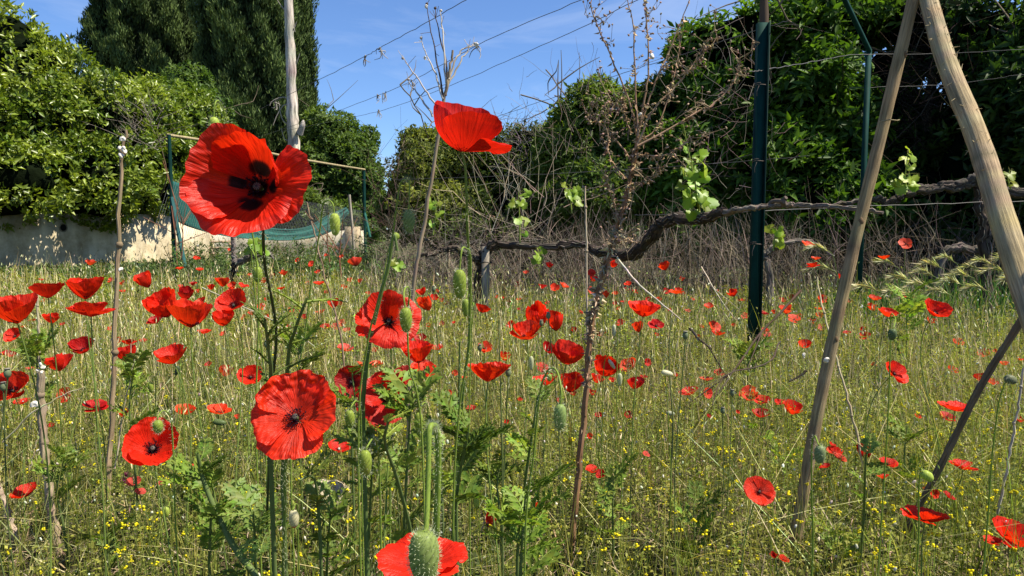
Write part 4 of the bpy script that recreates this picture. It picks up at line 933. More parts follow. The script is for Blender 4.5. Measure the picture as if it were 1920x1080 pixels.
# ================================================================== POPPIES
RED = np.array([.80, .026, .008])
def petal_geo(nu, nv, phi0, hw, e0, e1, ruf, r_, scale=1.0, blotch=.0, red=RED, lift=0.0, flare=0.0, notch=.04, curl=0.0, fall=(.34, 3.4), crum=.30):
    """one petal in flower space (+Z is the flower axis, petal length 1); returns grid, colours, uv"""
    u = np.linspace(-1, 1, nu)[:, None]; v = np.linspace(0, 1, nv)[None, :]
    nz1 = r_.uniform(0, 6.28, 8)
    L = np.sqrt(np.clip(1 - fall[0] * np.abs(u) ** fall[1], .05, 1)) * (1 + notch * .8 * np.sin(u * 5 + nz1[0]) + notch * .45 * np.sin(u * 13 + nz1[1]) + notch * .3 * np.sin(u * 29 + nz1[2])) * scale
    el = np.radians(e0 + (e1 - e0) * v ** 1.2 + flare * np.clip(v - .72, 0, 1) * 3.5 * (1 + .5 * np.sin(u * 5 + nz1[3])) + curl * u * v * v)
    dv = 1 / (nv - 1); ce = np.cos(el); se = np.sin(el)
    rr = np.concatenate([np.zeros((nu, 1)), np.cumsum((ce[:, 1:] + ce[:, :-1]) / 2 * dv, 1)], 1) * L + .035
    zz = np.concatenate([np.zeros((nu, 1)), np.cumsum((se[:, 1:] + se[:, :-1]) / 2 * dv, 1)], 1) * L + lift * v
    wv = 1 - .26 * (1 - v) ** 2
    ph = phi0 + u * hw * wv
    a = ruf * v ** 1.3
    uw = u + .18 * np.sin(u * 2.7 + nz1[0]) + .07 * np.sin(u * 7.3 + nz1[3]); am = .5 + .5 * np.sin(u * 3.1 + nz1[2]); am2 = .5 + .5 * np.sin(u * 4.7 + nz1[7])
    pl = (np.sin(uw * 6 + nz1[4] + 2 * v) * .62 + np.sin(uw * 13 + nz1[5] - 3 * v) * .30 * am + np.sin(uw * 27 + nz1[6] + 5 * v) * .13 * am2) * a
    X_, Y_ = v * np.cos(u * hw), v * np.sin(u * hw); cr_ = 0
    for k_ in range(9):
        w0 = r_.uniform(0, 6.28); fr = 7 * 1.28 ** k_; cr_ = cr_ + np.sin(fr * (X_ * math.cos(w0) + Y_ * math.sin(w0)) + r_.uniform(0, 6.28) + 1.2 * np.sin(5 * Y_ + k_)) / (1 + k_ * .45)
    pl = pl * .62 + a * crum * cr_ * np.clip(v * 1.3 - .2, 0, 1)
    edge = a * 1.5 * np.clip(v - .8, 0, 1) * 5 * (np.sin(uw * 11 + nz1[2]) * .5 * am2 + .3 * np.sin(uw * 25 + nz1[3]) * am) * .5
    d = pl + edge
    rr = rr - d * se; zz = zz + d * ce
    g_ = np.stack([rr * np.cos(ph), rr * np.sin(ph), zz], -1)
    col = np.tile(red, (nu, nv, 1)) * (1 + .10 * np.sin(u * 9 + nz1[0]) * v + .07 * np.sin(v * 9 + u * 3 + nz1[1]))[..., None]
    col = col * (1 - .12 * (1 - v[..., None] * np.ones((nu, 1, 1))))
    if blotch:
        bl = (1 / (1 + np.exp(((v - blotch) ** 2 / .0036 + np.abs(u) ** 2 * 15 - 4.6) * 1.6)) + 1 / (1 + np.exp((v - .15) * 60 + 0 * u))) if blotch > .16 else 1 / (1 + np.exp((v - blotch) * 60 + 0 * u))
        bl = np.clip(bl, 0, 1)[..., None]; col = col * (1 - bl) + np.array([.010, .004, .007]) * bl
    uv = np.stack([(u * .5 + .5) + 0 * v, v + 0 * u], -1).reshape(-1, 2)
    return g_, np.clip(col, .002, .95), uv
def flower_parts(seed, nu, nv, c, ruf=.05, blotch=0., npet=4, red=RED, flare=None, over=None, centre=1, notch=.035):
    """list of (part name, mesh, material, smooth) in unit size plus all petal points"""
    r_ = np.random.default_rng(seed); parts = []; allp = []
    e0 = 6 + 36 * c; e1 = min(104, -6 + 130 * c); flare = r_.uniform(-22, 4) if flare is None else flare
    sp0 = r_.uniform(0, 6.28) if over is None else over.get('spin', 0)
    for i in range(npet):
        inner = i % 2; ph = sp0 + i * math.pi / 2 + r_.normal(0, .08); de = r_.normal(0, 9) if over is None else 0
        kw = dict(hw=R(70 if inner else 80), e0=e0 + (6 if inner else 0) + de * .5, e1=e1 + (7 if inner else 0) + de, ruf=ruf, scale=r_.uniform(.9, 1.06) * (.93 if inner else 1), blotch=blotch, red=red * r_.uniform(.88, 1.08), flare=flare, notch=notch)
        if over and i in over: kw.update(over[i])
        g_, cl, uv = petal_geo(nu, nv, kw.pop('phi', ph), r_=r_, **kw)
        m = MB(); m.grid(g_, cl, uv); allp.append(g_.reshape(-1, 3)); parts.append(('petal', m.mesh('petal', M['petal'], True), i))
    if centre:
        m = MB(); m.ball((0, 0, .10), (.062, .062, .085), (.10, .13, .055), 10, 7)
        m.ball((0, 0, .185), (.072, .072, .018), (.16, .13, .10), 12, 4)
        for k in range(10):
            a = k * .628; m.tube([(0, 0, .20), (.07 * math.cos(a), .07 * math.sin(a), .197)], .006, (.03, .02, .03), 3)
        parts.append(('seed_capsule', m.mesh('seed_capsule', M['stem'], True), 0))
        m = MB(); n_ = 70 if centre > 1 else 34
        for k in range(n_):
            a = r_.uniform(0, 6.28); t = R(r_.uniform(8, 62)); L = r_.uniform(.17, .27); o = np.array([math.cos(a) * .05, math.sin(a) * .05, .03])
            e = o + L * np.array([math.cos(a) * math.sin(t), math.sin(a) * math.sin(t), math.cos(t)]) * [1.1, 1.1, .8]
            m.tube([o, (o + e) / 2 + r_.normal(0, .008, 3), e], .0045, (.03, .008, .02), 3, cap=False); m.ball(e, (.016, .016, .02), r_.choice([.02, .035]) * np.array([1, .75, 1.1]), 4, 3)
        parts.append(('stamens', m.mesh('stamens', M['flower']), 0))
    return parts, np.vstack(allp)
def single_mesh(seed, c, **kw):
    """small far poppy: all petals in one corolla"""
    r_ = np.random.default_rng(seed); m = MB(); e0 = 6 + 36 * c; e1 = min(104, -6 + 130 * c); npet = kw.get('npet', 4)
    for i in range(npet):
        g_, cl, uv = petal_geo(9, 6, r_.uniform(0, .6) + i * 6.283 / npet, R(66), e0 + r_.normal(0, 8), e1 + r_.normal(0, 16), .055, r_, r_.uniform(.8, 1.08), 0, RED * r_.uniform(.85, 1.05), flare=r_.uniform(-30, 10)); m.grid(g_, cl, uv)
    m.ball((0, 0, .1), (.1, .1, .11), (.03, .025, .02), 6, 4)
    return m.mesh('corolla', M['petal'], True), np.vstack([x for x in m.v])
def axis_quat(tilt, side, spin):
    t, s_ = R(tilt), R(side)
    a = Vector((math.sin(s_), -math.sin(t) * math.cos(s_), math.cos(t) * math.cos(s_)))
    return Vector((0, 0, 1)).rotation_difference(a) @ Quaternion((0, 0, 1), spin), np.array(a)
def fit(pts, q, px, py, wpx, D, hmin=.12, hmax=.62, dfix=None):
    """scale and origin so that the petals' box has centre px,py and width wpx"""
    m = np.array(q.to_matrix()); w_ = pts @ m.T
    ext = w_[:, 0].max() - w_[:, 0].min(); ctr = (w_.max(0) + w_.min(0)) / 2
    Yd = F * D / wpx if dfix is None else dfix
    for _ in range(40):
        h = P(px, py, Yd)[2]
        if dfix is not None: break
        if h < hmin: Yd *= .96
        elif h > hmax and py > 440: Yd *= 1.04
        else: break
    sc = wpx * Yd / F / ext
    return sc, P(px, py, Yd) - ctr * sc, Yd
def stem_pts(o, a, base, n=14, k=.35, sway=.02):
    h = o[2]; s_ = np.array([rng.normal(0, sway), rng.normal(0, sway), 0])
    return bez(o, o - a * h * k, np.array([base[0], base[1], h * .45]) + s_, base, n)
def stem_mesh(par, o, a, base, r0, col=(.13, .17, .055), hairs=0, name='stem', n=14, k=.35, segs=6):
    pts = stem_pts(o, a, base, n, k) if len(np.shape(base)) == 1 else base
    m = MB(); m.tube(pts, ramp(r0 * .9, r0 * 1.25, len(pts)), jit(col, len(pts), .06, .02), segs, cap=False)
    if hairs:
        pf = spline(pts, hairs); d = rdir(hairs); t = norm(np.gradient(pf, axis=0)); d = norm(d - t * (d * t).sum(1)[:, None])
        m.leaves(pf + d * r0, d, t, rng.uniform(.0025, .0055, hairs), .00022, (.45, .47, .30), 0, 0)
    return m.build(name, M['stem'], par, smooth=True), pts
PROTO = {}
def proto(key, fn):
    if key not in PROTO: PROTO[key] = fn()
    return PROTO[key]

def hero(px, py, wpx, D, tilt, side, spin, c, label, seed, dfix=None, base=None, r0=.0012, red=RED, group='red poppies in the field', stemcol=(.19, .26, .06), hairs=200, path=None, nu=84, nv=44, **kw):
    parts, pts = flower_parts(seed, nu, nv, c, red=red, centre=2, **kw)
    q, a = axis_quat(tilt, side, spin); sc, o, Yd = fit(pts, q, px, py, wpx, D, dfix=dfix)
    b = np.array([o[0] + rng.normal(0, .03), o[1] + rng.uniform(-.01, .06), -.02]) if base is None else np.r_[P(base[0], 700, base[1])[:1], base[1], -.02]
    r = thing('poppy', (b[0], b[1], 0), label, 'poppy', group)
    for nm, me, i in parts: link(nm, me, r, o - np.array(r.location), q, sc)
    if path is not None: bpts = spline([o] + [P(*p_) for p_ in path], 26); stem_mesh(r, o, a, bpts, r0, stemcol, hairs, segs=8)
    else: stem_mesh(r, o, a, b, r0, stemcol, hairs, n=20, segs=8)
    return r, o, sc, q
O = lambda **k: k
hero(470, 338, 234, .09, 78, -4, 0, .50, 'the biggest poppy, a wide cup facing the camera in front of the teal net', 11, dfix=.50, base=(500, .85), ruf=.058, blotch=.29, flare=-26, red=RED * [.95, .9, 1],
     path=[(493, 425, .53), (497, 500, .57), (512, 575, .62), (518, 640, .66), (508, 760, .72), (500, 990, .85)], stemcol=(.07, .09, .035), r0=.0013,
     over={'spin': 0, 0: O(phi=-.12, e0=42, e1=18, scale=1.12, hw=R(50), flare=-8), 1: O(phi=1.25, e0=30, e1=92, scale=1.12, hw=R(88), flare=-14), 2: O(phi=2.85, e0=30, e1=72, scale=1.22, hw=R(78), flare=-30), 3: O(phi=-1.85, e0=34, e1=62, scale=1.22, hw=R(80), flare=-46)})
hero(886, 232, 146, .075, -6, 6, 0, .6, 'tall poppy seen side-on against the sky, petals cupped upward', 12, dfix=.68, red=RED * [.82, .5, 1], ruf=.022, flare=-8, notch=.022,
     path=[(873, 320, .68), (876, 420, .72), (880, 520, .77), (879, 640, .82), (868, 740, .86), (855, 960, .95)], r0=.0013,
     over={'spin': 0, 0: O(phi=-.15, e0=14, e1=14, scale=1.02, hw=R(50), flare=-30), 1: O(phi=1.85, e0=24, e1=96, scale=1.62, hw=R(80), flare=-10, fall=(.75, 2.2)), 2: O(phi=3.05, e0=18, e1=100, scale=1.25, hw=R(70), fall=(.6, 2.2)), 3: O(phi=-1.1, e0=10, e1=68, scale=1.18, hw=R(74), flare=-16, fall=(.7, 2.4))})
hero(550, 776, 168, .08, 52, -4, 0, .2, 'large flat open orange-red poppy with crinkled upper petal, lower left of the middle', 13, dfix=.62, ruf=.075, flare=-10, r0=.0014,
     path=[(536, 870, .65), (534, 960, .7), (530, 1090, .76)],
     over={'spin': 0, 0: O(phi=.25, e0=18, e1=22, scale=1.0, hw=R(70)), 1: O(phi=1.62, e0=14, e1=46, scale=1.10, hw=R(78), ruf=.12, crum=.5), 2: O(phi=2.95, e0=18, e1=20, scale=.98, hw=R(70)), 3: O(phi=-1.65, e0=12, e1=0, scale=1.0, hw=R(62), lift=.06)}, red=RED * [1, 1.25, 1])
hero(735, 597, 108, .075, 62, 6, 0, .45, 'wide open poppy with black centre, behind the hairy nodding bud in mid picture', 14, ruf=.035, flare=-18, blotch=.12,
     over={'spin': 0, 0: O(phi=-.1, e0=35, e1=-2, scale=1.05), 1: O(phi=1.3, e0=52, e1=40, scale=1.05, hw=R(75)), 2: O(phi=2.8, e0=50, e1=46, scale=1.1, hw=R(75)), 3: O(phi=-1.5, e0=30, e1=2, scale=.95)})
hero(690, 598, 52, .07, 55, -30, 0, .6, 'cupped poppy overlapped on its right by the black centred open poppy', 15, ruf=.04, flare=-10)
hero(285, 826, 92, .07, 50, 22, 0, .42, 'open poppy with dark stamens and a nodding bud in front of its top, lower left', 16, ruf=.04, flare=-16, blotch=.13)
hero(716, 742, 100, .075, 48, 4, 0, .55, 'deep red open poppy with dark glossy centre right of the big crinkled one', 17, ruf=.03, flare=-14, blotch=.14, red=RED * [.8, .7, 1],
     over={'spin': 0, 0: O(phi=-.1, e0=45, e1=45), 1: O(phi=1.5, e0=60, e1=62, scale=1.1, hw=R(82)), 2: O(phi=3.0, e0=40, e1=30), 3: O(phi=-1.9, e0=28, e1=0, scale=1.1)})
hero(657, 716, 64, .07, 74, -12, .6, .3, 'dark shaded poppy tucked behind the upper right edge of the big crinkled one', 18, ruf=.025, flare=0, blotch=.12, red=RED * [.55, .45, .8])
hero(916, 694, 86, .075, -4, 4, .9, .50, 'crumpled orange-red bowl shaped poppy right of centre below the nodding bud pair', 19, ruf=.08, flare=-10, red=RED * [1, 1.2, 1])
hero(781, 662, 64, .07, 6, -5, .2, .55, 'bowl shaped orange poppy just left of the pair of upright green stems', 20, ruf=.05, flare=-8)
hero(1425, 921, 60, .06, 50, -6, .5, .28, 'neat open poppy facing the camera alone in the lower right grass', 21, dfix=1.12, ruf=.03, flare=-8, red=RED * [1, 1.3, 1])
hero(1734, 964, 86, .07, -4, 8, 1.1, .32, 'ragged poppy crossed by the thin dark stick, lower right', 22, ruf=.09, flare=-6)
hero(1905, 1004, 74, .07, 8, 4, .3, .55, 'poppy bowl cut off by the lower right corner of the photo', 23, ruf=.04, flare=-10)
hero(1209, 580, 62, .07, 12, 4, .8, .62, 'large red poppy cup just right of the tall dead weed, one petal trailing down', 24, ruf=.05, flare=-26)
hero(984, 620, 58, .07, 20, -6, .1, .60, 'orange-red poppy cup in front of two others, left of the tall dead weed', 25, ruf=.04, flare=-6, red=RED * [1, 1.3, 1])
hero(1007, 592, 44, .07, 24, 0, .9, .85, 'upright tulip shaped poppy behind the orange-red cup left of the tall dead weed', 26, ruf=.05, flare=0)
hero(1065, 662, 62, .07, 22, 12, .5, .62, 'red poppy cup with one flared right petal touching the tall dead weed', 27, ruf=.035, flare=-10)
hero(1137, 687, 50, .065, 34, 8, .9, .68, 'round poppy cup right of the tall dead weed with a pale bud lying in it', 28, ruf=.035, flare=-4)
hero(1073, 718, 44, .065, 16, 12, .4, .78, 'closed looking deep red poppy cup tight against the left of the tall dead weed', 29, ruf=.03, flare=-2, red=RED * [.8, .7, 1])
hero(1022, 712, 48, .065, 4, -4, .6, .5, 'red poppy under a hooked leafy stem, left of the tall dead weed', 30, ruf=.05, flare=-16)
hero(1760, 577, 52, .07, 40, 8, .4, .55, 'large poppy at far right between the two wooden props, its mouth open to the left', 31, ruf=.04, flare=-18)
hero(357, 588, 78, .07, 2, 2, .2, .62, 'wide orange poppy bowl at left, in front of a cluster of smaller ones', 32, ruf=.03, flare=-10, red=RED * [1, 1.3, 1])
hero(300, 568, 60, .07, 30, -6, .9, .7, 'tall backed poppy directly left of the wide orange bowl', 33, ruf=.04, flare=-10)
hero(433, 564, 60, .065, 48, 4, .5, .35, 'open poppy facing the camera with a pale green centre, under the dark vine stump', 34, ruf=.04, flare=-8)
hero(318, 666, 64, .065, 14, -14, .4, .55, 'smooth orange-red poppy bowl tipped left, in the left half above the open one with bud', 35, ruf=.02, flare=-4)
hero(26, 580, 86, .07, 14, -4, .3, .62, 'wide orange poppy bowl at the left edge of the photo', 36, ruf=.03, flare=-14, red=RED * [1, 1.2, 1])
hero(88, 544, 62, .07, -6, -8, .9, .6, 'dark red poppy with a petal stretched left, above the wide bowl at the left edge', 37, ruf=.035, flare=-16, red=RED * [.75, .6, 1])
hero(160, 540, 62, .07, 2, 2, .1, .68, 'neat red cup poppy above the shallow saucer shaped one at left', 38, ruf=.03, flare=-8)
hero(171, 578, 84, .07, -2, 0, .4, .30, 'shallow saucer shaped poppy with shiny petals beside the tall snail cane', 39, ruf=.06, flare=6, red=RED * [.85, .8, 1.2])
hero(18, 722, 56, .065, 40, 10, .4, .5, 'overlapping poppy with a dark seed pod before it at the left edge', 40, ruf=.04, flare=-10, red=RED * [1, 1.2, 1])
hero(152, 648, 44, .06, 30, 4, .7, .62, 'crimson poppy cup between the snail crowned stick and the tall cane', 41, ruf=.04, flare=-8, red=RED * [.7, .5, 1.4])
hero(795, 690, 52, .06, 30, 14, .4, .4, 'orange poppy with a pale petal just under the orange bowl left of the green stems', 42, ruf=.05, flare=-10, red=RED * [1, 1.5, 1])
hero(758, 703, 48, .06, 40, -10, .5, .4, 'dull red fading poppy above the deep red dark centred one', 43, ruf=.05, flare=-12, red=RED * [.6, 1.2, 2])
hero(791, 1046, 178, .075, 4, 2, .6, .12, 'poppy at the bottom edge, half hidden by the close hairy bud', 44, dfix=.56, ruf=.05, flare=-25)
hero(468, 702, 46, .06, 40, 14, .3, .35, 'red poppy with a small green centre below the leafy fork stem, left of centre', 45, ruf=.04, flare=-6)
hero(1684, 697, 48, .06, 42, 20, .2, .25, 'flat tilted poppy with dark eye in the open grass right of the slender prop', 46, ruf=.03, flare=0)
hero(1789, 763, 54, .06, 0, 4, .6, .36, 'shiny shallow poppy with a smaller one under it, left of the thin dark stick', 47, ruf=.05, flare=-2)
hero(1806, 873, 52, .06, -6, 6, .2, .30, 'thin crescent of a poppy seen edge-on right of the thin dark stick', 48, ruf=.03, flare=0, red=RED * [.85, .8, 1])

# smaller poppies: x, y, width, kind   (S bowl, s saucer, F open to camera, f half turned, B cup turned away, W ragged, T tall cup, p pinkish)
LIST = """
22 627 34 F|96 597 28 S|265 524 34 T|290 598 30 f|349 550 28 S|375 565 22 f|418 597 38 S|235 664 40 S|242 640 26 W|110 678 46 S|40 753 30 s|120 740 28 F|178 760 46 s|347 769 38 S|411 768 44 s|425 696 26 S|231 775 20 T
43 922 46 s|95 797 14 f|250 903 26 Wp|384 622 26 s|390 681 15 W|170 491 21 S|78 524 10 s|207 525 12 f|230 546 13 W|228 529 12 f|83 561 13 W|62 599 16 W|117 607 10 f|207 615 11 f|222 637 16 f|43 612 10 s|20 575 12 f|10 660 18 f|22 662 16 F
337 503 16 s|369 483 12 f|375 505 15 s|362 532 14 S|340 537 13 W|396 538 14 T|418 529 25 S|435 535 17 f|457 534 17 s|468 515 9 f|495 525 12 T|512 515 8 f|531 511 17 S|527 540 16 s|584 494 13 F|595 509 11 f|557 487 9 F|598 531 20 s|577 530 9 f|503 523 9 f
500 562 10 T|472 586 18 S|489 575 16 F|497 596 16 T|548 579 16 F|562 585 9 f|571 593 12 f|600 584 18 s|609 611 20 W|624 569 22 T|636 569 14 f|629 612 16 Wp|431 468 9 f|611 478 8 f|640 605 18 f|418 625 14 W|371 545 12 f|455 594 12 W|540 611 9 f
665 490 26 B|656 524 10 F|675 526 11 T|645 538 13 f|690 549 10 f|741 552 12 f|789 546 19 S|795 569 28 T|815 557 17 f|820 545 11 f|828 562 9 f|838 568 12 W|828 606 12 F|803 609 11 W|851 604 8 f|880 552 7 f|881 563 7 f|907 577 28 B|932 556 8 f|703 655 10 f
650 618 16 Wp|957 608 16 f|788 633 24 f|681 683 24 W|648 652 30 Wp|722 646 26 S|705 683 26 W|820 651 22 W|910 650 28 W|853 699 12 f|845 735 10 f|883 765 20 s|700 796 24 s|637 836 44 s|945 558 6 f|955 564 7 f|871 708 12 W|948 668 22 S|1018 690 22 W
1030 496 15 B|986 510 12 s|1018 537 17 S|970 533 12 F|1041 538 18 W|1059 534 18 s|1109 511 16 F|1114 523 15 T|1109 544 15 F|1133 552 19 T|1147 486 15 f|1151 496 15 S|1154 549 12 f|1177 531 14 f|1177 542 12 S|1191 546 12 W|1244 498 21 S|1279 522 12 S|1268 545 28 W
1250 545 16 f|973 561 11 s|1026 567 10 f|973 579 8 f|1153 568 9 f|1169 565 12 s|1160 578 8 f|1040 602 32 T|1077 618 15 S|1195 613 22 T|1230 607 32 W|1163 604 18 W|1126 625 22 W|1232 627 10 f|1030 651 28 f|1177 683 28 f|1215 679 14 F|1121 710 28 S|1192 719 34 S|1207 706 16 s
1178 777 16 F|1122 777 14 f|975 748 10 f|1047 750 10 f|1111 736 14 T|1014 683 18 W|1075 738 12 S|1148 712 14 f|1110 880 26 W|1126 888 20 f|1008 948 13 T|1212 851 15 Wp|925 970 30 C|1106 817 12 f|1268 702 8 f|950 790 10 f
1516 457 24 s|1530 484 17 s|1524 496 26 W|1578 518 12 T|1373 549 22 S|1390 562 12 s|1400 563 9 f|1329 573 19 s|1290 582 12 Wp|1281 549 9 f|1397 592 15 W|1341 612 24 F|1347 625 26 W|1376 609 10 f|1316 611 9 f|1432 586 17 s|1468 562 14 f|1486 558 14 F|1474 580 23 S
1489 597 24 W|1500 592 12 f|1451 584 9 f|1542 560 18 f|1538 578 20 W|1537 590 16 f|1525 602 13 T|1541 613 14 Wp|1433 619 18 s|1440 628 16 Wp|1308 630 11 f|1594 564 9 f|1509 645 26 f|1324 710 26 Wp|1348 697 20 sp|1291 733 36 s|1328 737 19 F|1404 737 34 f|1428 749 30 s|1427 775 32 W
1463 753 22 s|1488 765 38 S|1384 772 8 f|1330 780 10 f|1588 623 14 s|1691 443 22 s|1697 456 22 W|1658 482 22 W|1641 558 21 s|1635 576 17 T|1667 586 36 W|1703 554 23 s|1747 600 18 f|1914 551 22 s|1617 617 12 T|1622 629 20 f|1798 640 22 f|1845 661 20 W|1866 658 9 f
1884 681 19 s|1914 672 16 s|1689 659 13 S|1638 682 12 f|1788 692 20 W|1837 706 24 B|1862 716 20 s|1776 780 30 s|1722 780 13 f|1621 846 28 T|1667 867 34 s|1656 893 22 W|1752 926 18 f|1781 929 20 s|1862 1014 34 s|1894 1020 24 s|1739 921 16 T|1561 832 14 s|1566 845 30 W|1575 857 26 s
1546 873 18 s|1450 1041 14 T|1470 1047 20 s|1912 785 16 f|300 905 14 Wp|264 920 20 Wp|262 866 14 f|360 872 12 W|445 780 12 f|57 690 20 Wp|330 645 12 f|268 638 14 s|640 480 9 f|612 547 9 f|1235 560 12 f|1255 580 9 f|1300 560 9 f|1345 545 8 f|1090 585 9 f|1215 560 10 f
""".strip()
KIND = {'S': (.66, (2, 16), 'bowl-shaped'), 's': (.34, (4, 18), 'flattish'), 'F': (.32, (50, 70), 'fully open'), 'f': (.48, (22, 45), 'half-turned'), 'B': (.6, (-35, -15), 'turned-away'), 'W': (.40, (-10, 50), 'ragged'), 'T': (.86, (5, 25), 'cup-shaped'), 'C': (.98, (-10, 0), 'half closed')}
zones = [(-50, 75, 'left of the short snail-topped cane'), (75, 222, 'between the two snail canes'), (222, 440, 'from tall cane to vine stump'), (440, 650, 'below the cream wall'),
         (650, 905, 'left of the vine stake'), (905, 1105, 'between vine stake and tall dead weed'), (1105, 1418, 'between dead weed and green post'), (1418, 1590, 'between green post and slender prop'), (1590, 2000, 'right of the slender prop')]
bands = [(0, 535, 'farthest'), (535, 600, 'far'), (600, 690, 'middle'), (690, 800, 'nearer'), (800, 1100, 'front')]
ORD = 'leftmost,second,third,fourth,fifth,sixth,seventh,eighth,ninth,tenth,eleventh,twelfth'.split(',')
items = []
for e in LIST.replace('\n', '|').split('|'):
    x, y, w_, k = e.split(); items.append((float(x), float(y), float(w_), k))
def zone_of(x, y):
    z = next(z for z in zones if z[0] <= x < z[1]); b = next(b for b in bands if b[0] <= y < b[1]); return z[2], b[2]
from collections import defaultdict
cells = defaultdict(list)
for i, it in enumerate(items): cells[zone_of(it[0], it[1]) + (KIND[it[3][0]][2],)].append(i)
LBL = {}
for key, ids in cells.items():
    ids.sort(key=lambda i: items[i][0])
    for j, i in enumerate(ids):
        pk = 'pink-red' if 'p' in items[i][3] else 'red'
        if len(ids) == 1: LBL[i] = 'the only %s %s poppy %s, %s band' % (key[2], pk, key[0], key[1])
        else: LBL[i] = '%s of the %s %s %s poppies %s' % (ORD[j], key[1], key[2], pk, key[0])
for i, (x, y, w_, k) in enumerate(items):
    c, tl, _ = KIND[k[0]]; tilt = rng.uniform(*tl); side = rng.normal(0, 12); spin = rng.uniform(0, 6.28)
    red = RED; v = rng.integers(0, 4)
    D = .060 * rng.uniform(.88, 1.12)
    q, a = axis_quat(tilt, side, spin)
    g_ = 'red poppies in the field'
    if w_ >= 26:
        rd = RED * ([.95, 3.5, 8] if 'p' in k else [(.68, .45, 1.3), (.9, .8, 1), (1, 1.1, 1), (1, 2.0, 1.2), (.95, 2.6, 4)][rng.choice(5, p=[.18, .3, .27, .15, .10])])
        parts, pts = flower_parts(100 + i, 19, 13, c, ruf=.09 if k[0] == 'W' else .045, npet=3 if k[0] == 'W' else (2 if k[0] == 'C' else 4), red=rd, blotch=rng.choice([0, .12]))
    else:
        pk = 'p' in k
        def mk():
            global RED
            s_ = RED; RED = RED * ([.95, 3.5, 8] if pk else [(.7, .5, 1.3), (.95, .9, 1), (1, 1.6, 1), (.97, 2.6, 3.2)][v]); o_ = single_mesh(500 + v * 7 + ord(k[0]), c, npet=3 if k[0] == 'W' else 4); RED = s_; return o_
        me, pts = proto((k[0], pk, int(v)), mk); parts = [('corolla', me, 0)]
    sc, o, Yd = fit(pts, q, x, y, w_, D, hmin=.13, hmax=.60)
    o = np.asarray(o)
    b = np.array([o[0] + rng.normal(0, .03), o[1] + rng.normal(0, .03), -.01])
    r = thing('poppy', (b[0], b[1], 0), LBL[i], 'poppy', g_)
    for nm, me, _ in parts: link(nm, me, r, o - np.array(r.location), q, sc)
    stem_mesh(r, o, a, b, max(.0011, .00042 * Yd), (.12, .16, .055), 0, n=9, segs=4)

# ------------------------------------------------------------------ buds and seed heads
def bud(px, py, wpx, lpx, top, path, label, D=.011, col=(.25, .32, .05), hang=True, ang=0, hairs=260, dfix=None, red=False, cat='poppy bud', depth_add=.06, r0=None, stemcol=(.22, .30, .05)):
    """nodding bud: body, hooked stem and bristles"""
    Yd = F * D / wpx if dfix is None else dfix
    Lb = lpx * Yd / F; rb = wpx * Yd / F / 2
    c = P(px, py, Yd); dr = norm(np.array([math.sin(R(ang)), .12, -math.cos(R(ang))])) if hang else norm(np.array([math.sin(R(ang)), 0, math.cos(R(ang))]))
    base_ = c - dr * Lb / 2
    pts = [base_ + dr * Lb * .04]
    if top is not None: pts.append(P(top[0], top[1], Yd + .001))
    for j, (x, y) in enumerate(path): pts.append(P(x, y, Yd + .004 + depth_add * (j + 1) / len(path)))
    e = pts[-1]; gp = np.array([e[0] + (e[0] - pts[-2][0]) * .3, e[1] + .02, -.02]); 
    if e[2] > .02: pts.append((e * .5 + gp * .5)); pts.append(gp)
    r = thing('poppy_bud', (gp[0], gp[1], 0), label, cat, 'nodding poppy buds')
    sp_ = spline(pts, 40); r0 = r0 or max(.0009, rb * .16)
    m = MB(); m.tube(sp_, ramp(r0 * .8, r0 * 1.3, 40), stemcol, 7, cap=False)
    if hairs:
        n_ = hairs; pf = spline(pts, n_); d = rdir(n_); t = norm(np.gradient(pf, axis=0)); d = norm(d - t * (d * t).sum(1)[:, None])
        m.leaves(pf + d * r0, d, t, .0045 * rng.uniform(.5, 1, n_) * min(1, Yd / .5), .0002 * min(1, Yd / .5), (.5, .52, .36), 0, 0)
    m.build('stem', M['stem'], r, smooth=True)
    # body: grid of revolution with warty bumps
    nu, nv = 22, 20; th = np.linspace(0, math.pi, nv)[:, None]; ph = np.arange(nu + 1) * 2 * math.pi / nu
    prof = np.sin(th) ** .75 * (1 + .12 * np.cos(th)); bmp = 1 + .06 * np.sin(ph * 9 + np.cos(th) * 14) * np.sin(th) + .05 * np.sin(ph * 5 - np.cos(th) * 23) * np.sin(th)
    lc = np.stack([rb * prof * bmp * np.cos(ph), rb * prof * bmp * np.sin(ph), -np.cos(th) * Lb / 2 + 0 * ph], -1)
    qd = np.array(Vector((0, 0, 1)).rotation_difference(Vector(dr)).to_matrix()); w3 = lc @ qd.T + c
    cc = np.tile(np.array(col), (nv, nu + 1, 1)) * (1 + 1.2 * (bmp[..., None] - 1) * 3)
    if red: cc[int(nv * .78):] = (.6, .03, .02)
    m = MB(); m.grid(w3, np.clip(cc, .01, .9)); m.build('bud_case', M['stem'], r, smooth=True)
    if hairs:
        n_ = hairs; i = rng.integers(2, nv - 2, n_); j = rng.integers(0, nu, n_); p_ = w3[i, j]; o_ = norm(p_ - c - ((p_ - c) @ dr)[:, None] * dr * .7)
        m = MB(); m.leaves(p_, o_ + .3 * rng.standard_normal((n_, 3)) - dr * .2, rdir(n_), .0042 * rng.uniform(.5, 1, n_) * min(1, Yd / .5), .00022 * min(1, Yd / .5), (.55, .58, .38), 0, 0); m.build('bristles', M['stem'], r)
    return r
PALE = (.36, .44, .08)
bud(402, 237, 19, 34, (404, 192), [(413, 193), (423, 222), (430, 262), (470, 420), (485, 560), (480, 800)], 'small bright green bud nodding over the top left of the biggest poppy', col=PALE, depth_add=.10)
